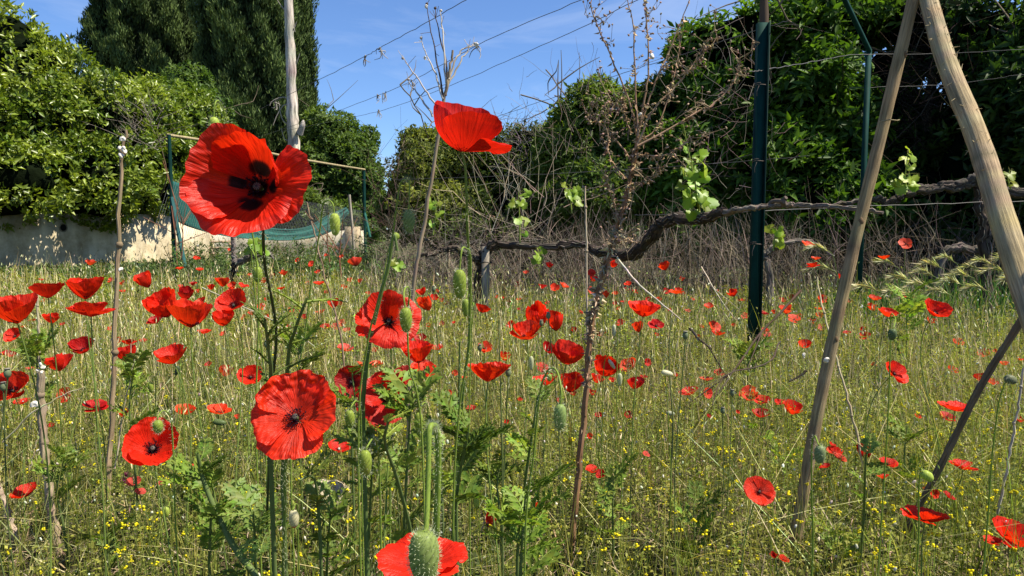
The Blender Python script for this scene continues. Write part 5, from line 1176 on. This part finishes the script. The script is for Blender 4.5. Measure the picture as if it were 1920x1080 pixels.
bud(628, 421, 19, 42, (624, 382), [(614, 376), (605, 386), (600, 430), (585, 520), (570, 640), (545, 800)], 'pale green nodding bud hanging just right below the biggest poppy', col=PALE)
bud(767, 415, 21, 42, (768, 345), [(762, 337), (751, 345), (742, 400), (728, 500), (708, 570), (690, 640), (672, 800)], 'hairy green bud on a hooked stem left of the tall side-on poppy', col=(.20, .27, .09))
bud(862, 533, 24, 56, (866, 468), [(874, 466), (882, 480), (882, 560), (879, 660), (862, 760), (850, 960)], 'warty green bud hanging from a hook beside the stem of the tall side-on poppy')
bud(761, 600, 23, 48, (757, 556), [(760, 540), (768, 545), (764, 600), (768, 690), (782, 740), (793, 860)], 'hairy bud hanging before the black centred open poppy', hairs=300)
bud(296, 800, 18, 26, (297, 780), [(305, 770), (316, 776), (322, 800), (326, 880), (330, 1000)], 'small round bud nodding in front of the open poppy at lower left')
bud(1050, 782, 24, 52, (1053, 735), [(1046, 700), (1036, 690), (1024, 700), (1012, 740), (1000, 860), (985, 1000)], 'long corn-like green bud hooked over, left of the tall dead weed foot', col=(.24, .32, .10))
bud(1030, 708, 10, 14, (1040, 704), [(1032, 698), (1018, 715), (1005, 760), (995, 880)], 'tiny hooked bud on the leafy stem left of the tall dead weed', hairs=60, D=.009)
bud(656, 786, 18, 36, (660, 760), [(668, 752), (676, 770), (678, 860), (680, 1000)], 'green bud right of the large crinkled poppy', hairs=140)
bud(685, 868, 24, 52, (690, 835), [(700, 822), (708, 840), (712, 900), (715, 1050)], 'plump green bud below the deep red dark centred poppy', hairs=200)
bud(785, 792, 16, 40, (788, 765), [(796, 755), (802, 770), (800, 860), (802, 1000)], 'green bud hanging right of the deep red dark centred poppy', hairs=140)
bud(483, 515, 17, 30, (484, 497), [(478, 480), (471, 470), (475, 520), (483, 600), (495, 700), (500, 900)], 'smooth green bud close beside the stem of the biggest poppy', hairs=90)
bud(742, 443, 14, 14, (736, 450), [(728, 470), (715, 540), (698, 610), (685, 800)], 'small round green bud branching off the hooked stem left of the tall poppy', hairs=60, hang=False, ang=20, depth_add=.01)
bud(873, 577, 14, 34, (875, 556), [(879, 545), (885, 560), (884, 640), (880, 760)], 'second smaller bud just under the warty hanging one', hairs=90)
bud(1251, 700, 11, 23, (1243, 694), [(1246, 688), (1249, 720), (1254, 800), (1258, 900)], 'cream dry bud lying sideways on its stalk between dead weed and green post', hairs=0, ang=75, col=(.55, .52, .36))
bud(1257, 775, 9, 17, (1248, 774), [(1242, 780), (1232, 830), (1228, 940)], 'small grey bud nodding right of the tall dead weed, in the lower grass', hairs=0, ang=80, col=(.30, .31, .22))
bud(551, 973, 19, 36, (551, 952), [(554, 945), (558, 960), (560, 1060)], 'cream papery bud with a red tip below the large crinkled poppy', hairs=0, red=True, col=(.55, .50, .30))
bud(412, 792, 12, 24, (400, 790), [(400, 786), (396, 830), (396, 950)], 'dark green bud lying sideways left of the large crinkled poppy', hairs=40, ang=80, col=(.10, .14, .05))
bud(332, 695, 8, 20, (338, 686), [(341, 684), (342, 720), (344, 800)], 'dark drooping bud under the smooth orange-red poppy bowl', hairs=30, ang=-20, col=(.09, .12, .06), D=.009)
bud(283, 727, 10, 20, (285, 716), [(288, 706), (291, 716), (292, 780), (292, 860)], 'cream green bud hanging between the bowl and the open poppy with bud, left side', hairs=30, D=.01)
bud(1673, 627, 15, 22, (1676, 612), [(1679, 598), (1670, 592), (1669, 660), (1664, 800)], 'round dark bud on a yellowish hook near the flat tilted poppy at right', hairs=40, col=(.12, .16, .07))
bud(1895, 712, 17, 24, (1886, 716), [(1882, 724), (1872, 760), (1860, 860), (1850, 1000)], 'grey green bud pointing right, above the pale stalk at the right edge', hairs=60, ang=70, col=(.16, .17, .10))
bud(1537, 852, 20, 36, (1534, 832), [(1528, 818), (1522, 840), (1522, 940), (1524, 1040)], 'soft green bud half hidden by the slender prop', hairs=120, col=(.20, .25, .12))
bud(1739, 893, 18, 26, (1730, 884), [(1726, 882), (1722, 930), (1722, 1020)], 'pale green bud against the thin dark stick in the lower right', hairs=40, ang=50, col=PALE)
bud(996, 681, 9, 28, (997, 666), [(999, 660), (1003, 670), (1003, 760), (1004, 860)], 'slim cream bud left of the hooked leafy stem', hairs=0, col=(.50, .50, .30), D=.009)
bud(1162, 712, 9, 26, (1163, 698), [(1165, 692), (1169, 702), (1168, 790)], 'slim cream bud under the round poppy cup with the pale bud', hairs=0, col=(.50, .50, .30), D=.009)
bud(1151, 620, 8, 24, (1151, 607), [(1153, 600), (1157, 610), (1157, 700)], 'pale wrinkled catkin shaped bud above the round poppy cup', hairs=0, col=(.52, .52, .36), D=.009)
bud(1147, 683, 7, 22, (1141, 673), [(1138, 668), (1132, 690), (1130, 760)], 'pale bud lying inside the round poppy cup right of the tall dead weed', hairs=0, ang=35, col=(.62, .52, .36), D=.008, depth_add=.02)
bud(795, 1045, 58, 110, (800, 985), [(803, 900), (805, 812), (811, 797), (819, 808), (822, 870), (818, 1000), (812, 1100)], 'very close hairy bud rising from the bottom edge, out of focus', dfix=.27, hairs=1400, col=(.22, .28, .08), depth_add=.03, r0=.0012)
bud(505, 560, 8, 22, (508, 548), [(511, 540), (514, 552), (512, 620), (508, 700)], 'thin green bud among the far poppies right of the biggest poppy stem', hairs=0, D=.009)
bud(722, 812, 10, 20, (724, 800), [(727, 794), (731, 804), (731, 870), (730, 960)], 'small smooth bud below right of the deep red dark centred poppy', hairs=20, D=.009)
bud(893, 944, 10, 22, (893, 930), [(895, 922), (898, 935), (899, 1000), (900, 1050)], 'small pale bud above the bottom edge, right of the leafy green clump', hairs=0, D=.01, col=PALE)
bud(312, 940 + 20, 11, 22, (316, 948), [(320, 940), (322, 960), (324, 1050)], 'small green bud low in the grass under the open poppy at lower left', hairs=30, D=.011, col=PALE)
def seed_head(px, py, w_, label, col=(.17, .20, .11)):
    Yd = F * .010 / w_; c = P(px, py, Yd); s_ = w_ * Yd / F / 2
    b = np.array([c[0] + rng.normal(0, .02), c[1] + .03, -.01]); r = thing('seed_head', (b[0], b[1], 0), label, 'seed head', 'green poppy seed heads')
    m = MB(); m.ball(c, (s_, s_, s_ * 1.45), col, 12, 8); m.build('capsule', M['stem'], r, smooth=True)
    m = MB(); m.ball(c + [0, 0, s_ * 1.42], (s_ * .95, s_ * .95, s_ * .22), (.24, .22, .17), 12, 4); m.build('cap', M['stem'], r, smooth=True)
    m = MB(); m.tube(spline([c - [0, 0, s_ * 1.3], (c + b) / 2 + rng.normal(0, .012, 3), b], 12), .0011, (.14, .18, .06), 5, cap=False); m.build('stem', M['stem'], r)
for a in [(953, 699, 11, 'green seed head touching the right side of the crumpled orange-red bowl'), (735, 812 + 0, 12, 'grey-green crowned seed head below the deep red dark centred poppy'), (1285, 629, 11, 'green crowned seed head beside the dark fallen twig, left of the green post'),
          (1373, 737, 9, 'green seed head between two poppies just left of the green post foot'), (900, 652, 9, 'seed head with purple top above the crumpled orange-red bowl'), (1028, 592, 9, 'grey green seed head between the tulip shaped and crumpled poppies'),
          (1015, 606, 8, 'dark seed head with fringe left of the tall dead weed'), (14, 700, 13, 'dark seed pod before the overlapping poppy at the left edge'), (6, 725, 12, 'second dark seed pod, lowest at the left edge'), (500, 645, 10, 'seed head by the leafy fork stem right of the open poppy under the stump'),
          (813, 542, 8, 'grey round seed head left of the warty hanging bud'), (1355, 770, 9, 'pale green seed head low between the dead weed and the green post')]: seed_head(*a)

# ------------------------------------------------------------------ leafy poppy plants
def pinnate(m, base, ax, nr, L, col, pairs=6, wd=.46, droop=.3):
    ax = norm(ax); nr = norm(nr - ax * np.dot(nr, ax)); sd_ = np.cross(ax, nr)
    t = np.linspace(0, 1, 12); pts = base + L * (t[:, None] * ax - droop * (t ** 2)[:, None] * nr * .8 + .04 * np.sin(t * 5)[:, None] * sd_)
    m.tube(pts, ramp(.0013, .0004, 12), np.array(col) * 1.2, 4, cap=False)
    c, a, n_, LL, WW = [], [], [], [], []
    for i in range(pairs):
        u = .12 + .83 * i / (pairs - 1); k = u * 11; p_ = pts[int(k)] * (1 - k % 1) + pts[min(11, int(k) + 1)] * (k % 1); w_ = wd * L * math.sin(math.pi * (u * .75 + .18)) * rng.uniform(.75, 1.15)
        for s_ in (-1, 1):
            d = ax * .75 + sd_ * s_ + nr * rng.normal(.1, .2); c.append(p_); a.append(d); n_.append(nr); LL.append(w_); WW.append(w_ * .42)
            for s2 in (-1, 1): c.append(p_ + norm(d) * w_ * .45); a.append(d + (ax * .9 + sd_ * s_ * -.2) * s2 * .9); n_.append(nr); LL.append(w_ * .42); WW.append(w_ * .22)
    c.append(pts[-2]); a.append(ax - nr * droop); n_.append(nr); LL.append(L * .14); WW.append(L * .06)
    m.leaves(np.array(c), np.array(a), np.array(n_), np.array(LL), np.array(WW), jit(col, len(c), .12), .15, .15)
def leafy_plant(pl, nl, L, label, col=(.11, .17, .035), up=.5, spread=1.0, r0=.002, pairs=6, cat='plant', name='leafy_plant', wd=.46, t0=.0):
    pts = spline([P(*q) for q in pl], 30); g0 = np.array([pts[-1][0], pts[-1][1] + .01, -.02])
    if pts[-1][2] > 0: pts = np.vstack([pts, (pts[-1] + g0) / 2, g0])
    r = thing(name, (g0[0], g0[1], 0), label, cat, 'leafy poppy plants')
    m = MB(); m.tube(pts, ramp(r0 * .6, r0 * 1.3, len(pts)), (.14, .19, .06), 7, cap=False); m.build('stem', M['stem'], r, smooth=True)
    for i in range(nl):
        u = rng.uniform(t0, 1) ** 1.2; p_ = pts[int(u * (len(pts) - 3))]; a_ = i * 2.4 + rng.normal(0, .3); col_k = rng.uniform(.75, 1.35)
        ax = np.array([math.cos(a_) * spread, math.sin(a_) * spread * .8, up + .55 + rng.normal(0, .45)]); m = MB()
        pinnate(m, p_, ax, np.array([-math.cos(a_) * .3, -math.sin(a_) * .3, 1.]), L * rng.uniform(.45, .9), np.array(col) * col_k * [1.35, 1.2, .9], pairs, wd); m.build('leaf', M['leaf'], r)
    return r
leafy_plant([(497, 600, .62), (503, 650, .64), (508, 700, .66), (505, 800, .72)], 11, .048, 'dark spiky leaf whorl around the stem of the biggest poppy', col=(0.072, 0.115, 0.025), up=.45, pairs=5, wd=.2, t0=0)
leafy_plant([(575, 560, .66), (553, 620, .68), (540, 680, .72), (530, 900, .8)], 8, .05, 'forked pale green stem with narrow leaves right of the biggest poppy stem', col=(0.131, 0.189, 0.043), pairs=6, wd=.22)
leafy_plant([(728, 790, .62), (722, 830, .64), (745, 900, .68), (770, 1000, .75), (780, 1090, .8)], 9, .028, 'light green leafy shoot with a bud-like tip in front of the deep red poppy', col=(0.174, 0.243, 0.051), pairs=6)
leafy_plant([(878, 800, .78), (872, 840, .8), (860, 900, .85), (850, 990, .9)], 11, .075, 'dark leafy plant around the foot of the tall poppy stem', col=(0.072, 0.121, 0.025), pairs=8)
leafy_plant([(770, 560 + 200, .9), (765, 840, .92), (760, 940, .95), (755, 1050, 1.0)], 13, .09, 'lush lobed green plant in the lower middle, left of the close hairy bud', col=(0.102, 0.162, 0.034))
leafy_plant([(700, 850, .95), (695, 930, 1.0), (690, 1040, 1.05)], 10, .085, 'lobed green plant under the plump green bud', col=(0.116, 0.176, 0.038))
leafy_plant([(1010, 740, .9), (1000, 800, .9), (985, 900, .95), (970, 1040, 1.0)], 8, .055, 'pale leafy stem beside the corn-like hanging bud', col=(0.145, 0.216, 0.047), pairs=6)
leafy_plant([(985, 930, .85), (980, 1000, .88), (975, 1090, .9)], 14, .085, 'spreading green rosette at the bottom right of the middle', col=(0.123, 0.196, 0.038))
leafy_plant([(370, 850, .85), (385, 910, .86), (430, 1010, .85), (480, 1080, .84)], 10, .065, 'thick yellow-green leaning stem with leaves at lower left', col=(0.102, 0.162, 0.034), r0=.0036)
leafy_plant([(400, 920, 1.0), (395, 980, 1.05), (392, 1060, 1.1)], 13, .10, 'broad leafy plant left of the large crinkled poppy stem', col=(0.109, 0.176, 0.034))
leafy_plant([(475, 960, .8), (478, 1020, .84), (480, 1090, .86)], 10, .075, 'bluish green fern-like leaves left of the large crinkled poppy stem, at the bottom', col=(0.131, 0.203, 0.060))
leafy_plant([(620, 960, 1.0), (615, 1020, 1.05), (612, 1090, 1.1)], 9, .08, 'low lobed plant by the pale rock', col=(0.102, 0.162, 0.034))
leafy_plant([(1624, 850, 1.2), (1622, 890, 1.22), (1620, 960, 1.3)], 5, .06, 'single jagged leaf standing before the tall red cup, right of the slender prop', col=(0.131, 0.203, 0.051), pairs=7)
leafy_plant([(1403, 650, 2.6), (1402, 700, 2.6), (1402, 780, 2.6)], 10, .14, 'soft green plant growing at the foot of the green post', col=(0.145, 0.216, 0.051))
leafy_plant([(1405, 800, 1.9), (1470, 860, 1.9), (1480, 900, 1.9)], 7, .08, 'patch of thin bright leaves between the green post and slender prop', col=(0.145, 0.243, 0.034))
leafy_plant([(560, 900, .9), (590, 900, .92), (600, 1000, .95)], 5, .05, 'brown stemmed leafy sprig under the large crinkled poppy', col=(0.102, 0.135, 0.034))
for i, (x, y, Yd, w_) in enumerate([(250, 700, 1.5, 'left of the smooth bowl'), (120, 860, 1.4, 'between the two left canes'), (560, 650, 1.6, 'behind the large crinkled poppy'), (1150, 900, 1.4, 'right of the dead weed foot'), (1300, 950, 1.35, 'in the lower right grass left of the neat open poppy'), (1700, 800, 1.7, 'below the flat tilted poppy'), (1560, 990, 1.4, 'right of the slender prop foot'), (200, 1000, 1.3, 'near the lower left corner'), (660, 700, 1.3, 'behind the deep red poppy'), (830, 830, 1.25, 'between two upright stems in the centre'), (940, 850, 1.3, 'right of the dark leafy plant'), (1700, 560, 3.0, 'between the wooden props'), (70, 640, 1.9, 'at the left edge')]):
    leafy_plant([(x, y, Yd), (x + rng.normal(0, 6), y + 60, Yd), (x, y + 130, Yd)], 9, .08 * Yd / 1.3, 'green feathery poppy plant ' + w_, col=tuple(np.array([.11, .17, .035]) * rng.uniform(.8, 1.3)))
# upright leafless stems in mid picture
def bare_stem(pl, label, r0=.0018, col=(.14, .20, .06), hairs=160):
    pts = spline([P(*q) for q in pl], 30); g0 = np.array([pts[-1][0], pts[-1][1] + .02, -.02]); pts = np.vstack([pts, (pts[-1] + g0) / 2, g0])
    m = MB(); m.tube(pts, ramp(r0 * .7, r0 * 1.3, len(pts)), col, 7); 
    pf = spline(pts, hairs); d = rdir(hairs); m.leaves(pf + d * r0 * .5, d, rdir(hairs), .005, .00022, (.45, .47, .30), 0, 0)
    tag(m.build('green_stalk', M['stem'], smooth=True), label, 'stalk')
bare_stem([(862, 640, .95), (860, 760, .97), (855, 880, 1.0)], 'plain green stalk right of centre, left of the tall poppy stem')
bare_stem([(745, 470, .9), (738, 440, .9), (728, 500, .9), (712, 560, .9), (690, 660, .92), (680, 760, .95)], 'thick green stalk crossing in front of the black centred poppy', .0026)
bare_stem([(1258, 590, 1.5), (1255, 680, 1.5), (1262, 790, 1.5)], 'plain yellowish stalk between the dead weed and the green post', .0015, (.2, .22, .08), 60)
bare_stem([(935, 600, 1.2), (938, 700, 1.2), (942, 860, 1.2)], 'plain thin green stalk right of the vine stake foot', .0013, (.14, .18, .06), 60)

# ------------------------------------------------------------------ tall dead weed
r = thing('dead_weed', (*P(1068, 1075, 1.46)[:2], 0), 'tall dead brown weed with flaky curled leaves, reaching the top of the photo', 'dead weed')
WY = 1.46
def flakes(m, pts, n, sz, col=(.36, .26, .16)):
    k = rng.integers(0, len(pts) - 1, n); u = rng.random((n, 1)); p_ = pts[k] * (1 - u) + pts[k + 1] * u
    d = rdir(n) + np.array([0, 0, -.5]); m.leaves(p_ + rdir(n) * .002, d, rdir(n), sz * rng.uniform(.4, 1.3, n), sz * .32, jit(col, n, .35, .08), .4, .5)
mainp = spline([P(1066, 1085, WY), P(1074, 1000, WY), P(1085, 880, WY), P(1098, 740, WY), P(1106, 640, WY), P(1118, 560, WY), P(1142, 480, WY), P(1166, 400, WY), P(1185, 320, WY), P(1196, 260, WY)], 60, .0012); mainp[0][2] = -.02
m = MB(); m.tube(mainp, ramp(.0072, .0042, 60), jit((.26, .145, .08), 60, .14, .03), 8, lump=.08); flakes(m, mainp[20:], 420, .016); flakes(m, mainp[:20], 60, .011); flakes(m, mainp[28:46], 160, .02, (.50, .40, .27))
m.build('stem', M['dry'], r)
def capsules(m, q, n, sp_=.012, sz=.0030, col=(.32, .23, .16)):
    for i in range(n):
        e = q + rng.normal(0, 1, 3) * sp_ + [0, 0, sp_ * .5]; m.tube([q, (q + e) / 2, e], .0005, (.25, .19, .12), 3, cap=False); m.ball(e, (sz * .7, sz * .7, sz * rng.uniform(.8, 1.5)), jit(col, 1, .2)[0], 6, 4, axis=tuple(rng.normal(0, 1, 3)), bump=.2, seed=i)
branches = [([(1195, 262), (1180, 190), (1142, 95), (1112, 30), (1108, -30)], 1.46, .0030, 1), ([(1196, 255), (1190, 120), (1187, 50), (1174, -20)], 1.45, .0028, 0), ([(1197, 250), (1208, 190), (1217, 120), (1212, 40), (1206, -30)], 1.45, .0034, 1), ([(1200, 235), (1230, 150), (1262, 80), (1300, -20)], 1.47, .0028, 0),
            ([(1192, 280), (1225, 205), (1265, 165), (1305, 115), (1345, 70)], 1.42, .0032, 2), ([(1195, 275), (1250, 245), (1300, 215), (1345, 188), (1378, 148), (1385, 110)], 1.41, .0032, 2), ([(1178, 345), (1210, 340), (1240, 322)], 1.44, .0022, 1), ([(1184, 300), (1140, 245), (1105, 215), (1090, 190)], 1.48, .0026, 1),
            ([(1172, 335), (1146, 300), (1140, 250), (1145, 185)], 1.44, .0024, 1), ([(1190, 290), (1240, 292), (1275, 275), (1302, 254)], 1.42, .0022, 1), ([(1182, 250), (1172, 210), (1168, 180)], 1.47, .002, 1), ([(1160, 415), (1145, 360), (1135, 330)], 1.45, .002, 1), ([(1150, 450), (1185, 450)], 1.44, .002, 1), ([(1196, 265), (1230, 240), (1262, 150), (1280, 60)], 1.49, .0024, 1)]
for pl, Yd, r0, hd in branches:
    pts = spline([P(x, y, Yd + i * .006) for i, (x, y) in enumerate(pl)], 20, .0009); m = MB(); m.tube(pts, ramp(r0 * .75, r0 * .3, 20), jit((.36, .235, .15), 20, .15, .03), 5); flakes(m, pts, 34 + 22 * hd, .011)
    for j in range(4 + 3 * hd):
        q = pts[rng.integers(5, 20)]; L = rng.uniform(.015, .06); e = q + norm(rng.normal(0, 1, 3) + [0, 0, .7]) * L; t = spline([q, (q + e) / 2 + rng.normal(0, .1 * L, 3), e], 6); flakes(m, t, 3, .008); m.tube(t, ramp(.0009, .0004, 6), (.38, .29, .19), 3, cap=False)
        for kk in (3, 5): capsules(m, t[kk], 1 + (hd > 0))
    m.build('branch', M['dry'], r)
# dry umbel stalk behind the side-on poppy
r = thing('dry_umbel', (P(765, 900, 1.8)[0], 1.8, 0), 'thin dry stalk forking into pale bare twigs above the tall side-on poppy', 'dead weed')
UY = 1.8
pts = spline([np.r_[P(762, 900, UY)[:2], -.02], P(768, 700, UY), P(777, 530, UY), P(796, 420, UY), P(813, 310, UY), P(833, 190, UY), P(842, 140, UY), P(849, 95, UY)], 50, .0012)
m = MB(); m.tube(pts, np.interp(np.linspace(0, 1, 50), [0, .8, 1], [.0055, .0042, .0026]), jit((.30, .22, .15), 50, .12, .03), 7, lump=.04); m.build('stem', M['cane'], r, smooth=True)
for pl, c_ in [([(833, 190), (822, 130), (812, 80), (800, 8)], (.12, .09, .08)), ([(836, 180), (838, 120), (822, 60), (815, 15)], (.13, .10, .09)), ([(838, 165), (832, 90), (828, 40), (826, 20)], (.55, .50, .44)), ([(830, 185), (815, 135), (800, 105), (790, 72)], (.55, .50, .44)),
               ([(842, 150), (858, 105), (872, 90), (894, 84)], (.50, .43, .34)), ([(840, 160), (862, 120), (876, 95), (890, 82)], (.52, .46, .38)), ([(818, 200), (795, 165), (770, 130), (755, 108)], (.42, .38, .36)), ([(812, 218), (790, 185), (775, 165), (765, 150)], (.42, .38, .36))]:
    q = spline([P(x, y, UY + .01 * i) for i, (x, y) in enumerate(pl)], 14, .0012); m = MB(); m.tube(q, ramp(.0028, .001, 14), c_, 5)
    for j in range(4): a = q[rng.integers(7, 14)]; m.tube([a, a + rng.normal(0, .012, 3) + [0, 0, .01]], .0007, c_, 3)
    m.ball(q[-1], .004, np.array(c_) * .9, 6, 4); m.build('twig', M['dry'], r)
# reddish dock-like stalks left of the netting frame and twigs in the field
def twiglet(pl, r0, col, label, forks=3, name='dry_twig'):
    q = spline([P(*a) for a in pl], 20, .001); m = MB(); m.tube(q, ramp(r0, r0 * .5, 20), jit(col, 20, .15), 5)
    for j in range(forks):
        a = q[rng.integers(5, 18)]; e = a + norm(q[-1] - q[0]) * .1 * pl[0][2] * rng.uniform(.3, .7) + rng.normal(0, .02 * pl[0][2], 3); m.tube(spline([a, (a + e) / 2, e], 5), ramp(r0 * .6, r0 * .3, 5), col, 4)
    tag(m.build(name, M['dry']), label, 'twig')
twiglet([(1500, 545, 2.6), (1460, 590, 2.5), (1425, 625, 2.4), (1380, 690, 2.3), (1345, 740, 2.2)], .005, (.09, .065, .05), 'dark curved twig passing behind the green post foot')
twiglet([(1462, 640, 2.3), (1440, 680, 2.2), (1360, 705, 2.1), (1335, 760, 2.0)], .003, (.08, .06, .05), 'thin black twig arching left of the green post foot', 1)
twiglet([(1512, 696, 2.2), (1496, 707, 2.15), (1480, 715, 2.1)], .004, (.03, .025, .02), 'short black stick lying in the grass left of the slender prop', 0)
twiglet([(1157, 483, 3.6), (1195, 530, 3.3), (1235, 565, 3.1), (1277, 600, 3.0)], .005, (.50, .44, .36), 'pale straight twig slanting down right of the tall dead weed', 1)
twiglet([(1293, 615, 2.9), (1315, 640, 2.8), (1335, 655, 2.8)], .006, (.05, .04, .035), 'dark continuation twig left of the green post in the grass', 1)
twiglet([(380, 540, 2.4), (450, 572, 2.3), (540, 615, 2.2), (590, 650, 2.1)], .0022, (.55, .48, .36), 'long pale straw slanting down through the poppies under the vine stump', 0)
twiglet([(8, 830, 1.3), (60, 775, 1.3), (110, 745, 1.3), (160, 725, 1.3)], .0017, (.52, .44, .28), 'pale straw leaning across the short snail-topped cane', 0)
twiglet([(55, 880, 1.3), (75, 800, 1.3)], .001, (.5, .42, .28), 'short straw at the left edge', 0)
twiglet([(215, 880, 1.5), (232, 770, 1.5), (260, 640, 1.5)], .0018, (.52, .44, .30), 'thin leaning straw right of the tall snail cane', 1)
twiglet([(1315, 500, 4.5), (1350, 560, 4.3), (1380, 600, 4.2)], .004, (.5, .43, .32), 'pale forked straw left of the green post', 2)
for a in [([(340, 300 + 190, 9.8), (343, 440, 9.8), (341, 405, 9.8)], 'left'), ([(332, 500, 9.8), (330, 460, 9.8), (327, 415, 9.8)], 'leftmost'), ([(622, 520, 9), (615, 470, 9), (612, 440, 9)], 'middle'), ([(640, 520, 8.5), (636, 480, 8.5), (640, 455, 8.5)], 'right')]:
    twiglet(a[0], .010, (.24, .11, .07), 'reddish dry stalk near the netting frame, %s of the four' % a[1], 5, 'dock_stalk')

# wild barley ears at right, bent by the wind to the left
def barley(px, py, L_px, Yd, ang, label):
    c = P(px, py, Yd); s_ = Yd / F; r = thing('wild_barley', (c[0] + .06, Yd, 0), label, 'grass ear', 'wild barley ears')
    a = R(ang); e = c + np.array([-math.cos(a) * L_px * s_, 0, math.sin(a) * L_px * s_ * .4]); mid = (c + e) / 2 + [0, 0, L_px * s_ * .16]
    ear = spline([c, mid, e], 26); m = MB(); m.tube(ear[:16], np.interp(np.arange(16), [0, 8, 15], [.002, .005, .002]), (.33, .36, .15), 5, cap=False)
    n = 90; k = rng.integers(0, 22, n); t = norm(np.gradient(ear, axis=0))[k]; m.leaves(ear[k], t + .22 * rng.standard_normal((n, 3)), rdir(n), L_px * s_ * rng.uniform(.3, .6, n), .0016, jit((.52, .50, .28), n, .2), .1, .1)
    m.build('ear', M['grass'], r)
    m = MB(); g0 = np.array([c[0] + .06, Yd, -.02]); m.tube(bez(c, c + np.array([.04, 0, .0]), np.array([c[0] + .08, Yd, c[2] * .6]), g0, 12), .0018, (.14, .20, .06), 4, cap=False); m.build('stem', M['stem'], r)
BL = [(1645, 545, 50, 3.6, 5), (1705, 550, 50, 3.6, 0), (1710, 528, 48, 3.8, 10), (1742, 537, 45, 3.7, -4), (1750, 518, 40, 3.8, 25), (1764, 502, 44, 3.9, 15), (1780, 552, 46, 3.6, 5), (1802, 533, 42, 3.7, 12), (1822, 520, 46, 3.8, 6), (1838, 508, 40, 4.0, 20), (1850, 545, 45, 3.6, 8), (1862, 497, 44, 4.0, 15), (1888, 512, 46, 3.9, 10), (1900, 493, 40, 3.9, 25), (1562, 507, 50, 4.0, 2), (1555, 472, 44, 4.2, 22), (1790, 492, 36, 4.1, 35), (1916, 530, 44, 3.7, 10), (1680, 500, 40, 4.0, 30), (1725, 560, 44, 3.5, 4)]
BL.sort(key=lambda t: t[0])
for i, a in enumerate(BL):
    w_ = 'left of the leaning slender prop' if a[0] < 1580 else 'between the wooden props'
    j = i if a[0] < 1580 else i - 2
    barley(*a, ('%s wind-bent barley ear %s' % ((ORD[j] if j < 12 else ['sixth', 'fifth', 'fourth', 'third', 'second', 'last'][j - 12] + ' from right') + (' from left' if 0 < j < 12 else ''), w_)))

# ------------------------------------------------------------------ snails, rock, clover
def snail_mesh():
    m = MB(); t = np.linspace(0, 2 * math.pi * 2.7, 64); k = np.exp(.17 * (t - t[-1])); rad = .56 * k; off = .52 * k
    pts = np.stack([off * np.cos(t), off * np.sin(t), .45 * (1 - k)], -1)
    col = np.array([.72, .66, .56]) * (1 - .18 * (np.sin(t * 7) > .5))[:, None]; m.tube(pts, rad, col, 12)
    return m.mesh('shell', M['shell'], True)
SN = snail_mesh(); first = True
for (x, y, Yd, w_, lb) in [(233, 262, 1.735, 12, 'topmost grey snail clustered on the tall tan cane'), (235, 279, 1.735, 14, 'middle white snail clustered on the tall tan cane'), (230, 293, 1.735, 14, 'lowest white snail clustered on the tall tan cane'), (226, 277, 1.73, 8, 'tiniest snail on the left side of the tall cane cluster'),
                           (79, 683, 1.43, 12, 'top snail of the cluster crowning the short cane at left'), (84, 690, 1.43, 10, 'right snail of the cluster crowning the short cane'), (73, 694, 1.43, 10, 'lower left snail of the cluster crowning the short cane'), (80, 697, 1.42, 7, 'small dark banded snail under the cluster on the short cane'), (70, 758, 1.43, 17, 'large white snail clinging to the left side of the short cane'),
                           (229, 505, 1.74, 10, 'grey snail halfway up the tall tan cane'), (1549, 673, 1.42, 13, 'white snail on the left side of the slender wooden prop'), (1222, 105, 1.44, 11, 'white snail high on the tall dead weed near the sky'), (1201, 215, 1.44, 9, 'white snail at the main fork of the tall dead weed'), (1223, 140, 1.44, 7, 'tiny snail just below the high one on the tall dead weed'),
                           (895, 84, 1.80, 10, 'white snail at the right tip of the dry umbel stalk'), (800, 12, 1.80, 8, 'grey snail on the topmost twig of the dry umbel stalk'), (798, 108, 1.80, 7, 'tiny pale snail on the left twig of the dry umbel stalk'), (1507, 664, 1.9, 8, 'small white snail in the grass left of the slender prop'), (372, 460, 6, 5, 'grey snail on a stalk under the teal net')]:
    c = P(x, y, Yd); s_ = w_ * Yd / F / 1.7
    o = bpy.data.objects.new('snail', SN); COL.objects.link(o); o.location = tuple(c - np.array([0, .3 * s_, 0])); o.scale = (s_ * rng.uniform(.9, 1.1), s_, s_ * rng.uniform(.85, 1.1)); o.rotation_euler = (R(90) + rng.normal(0, .5), rng.normal(0, .5), rng.uniform(-1, 1)); tag(o, lb, 'snail', 'snails on the dry stalks')
m = MB(); c = P(615, 928, 1.7); m.ball((c[0], c[1], .035), (.055, .05, .04), (.50, .42, .30), 18, 12, bump=.16, seed=4, jag=.02)
tag(m.build('rock', M['stone']), 'pale rough rock in the grass below the large crinkled poppy', 'rock')
def clover_head(x, y, w_, label):
    Yd = ground_y(x, y) * .93; c = P(x, y, Yd); r_ = w_ * Yd / F / 2; r = thing('purple_clover', (c[0], c[1], 0), label, 'wildflower'); m = MB(); n = 70; d = rdir(n); m.leaves(c + d * r_ * .3, d + [0, 0, .4], rdir(n), r_ * .9, r_ * .25, jit((.22, .05, .11), n, .4, .2), .2, .1); m.build('flower_head', M['flower'], r)
    m = MB(); m.tube([c, (c[0], c[1] + .01, -.01)], .0012, (.12, .15, .05), 4); m.build('stem', M['stem'], r)
for a in [(438, 968, 24, 'dark purple wilted flower head at lower left beside the leaning stem'), (1133, 968, 16, 'purple flower head low right of the dead weed foot'), (238, 900, 30, 'dark purple-red flower cluster under the open poppy at lower left'), (1213, 850, 12, 'pinkish flower head in the grass between dead weed and green post'), (660, 815, 14, 'maroon flower head right of the large crinkled poppy')]: clover_head(*a)
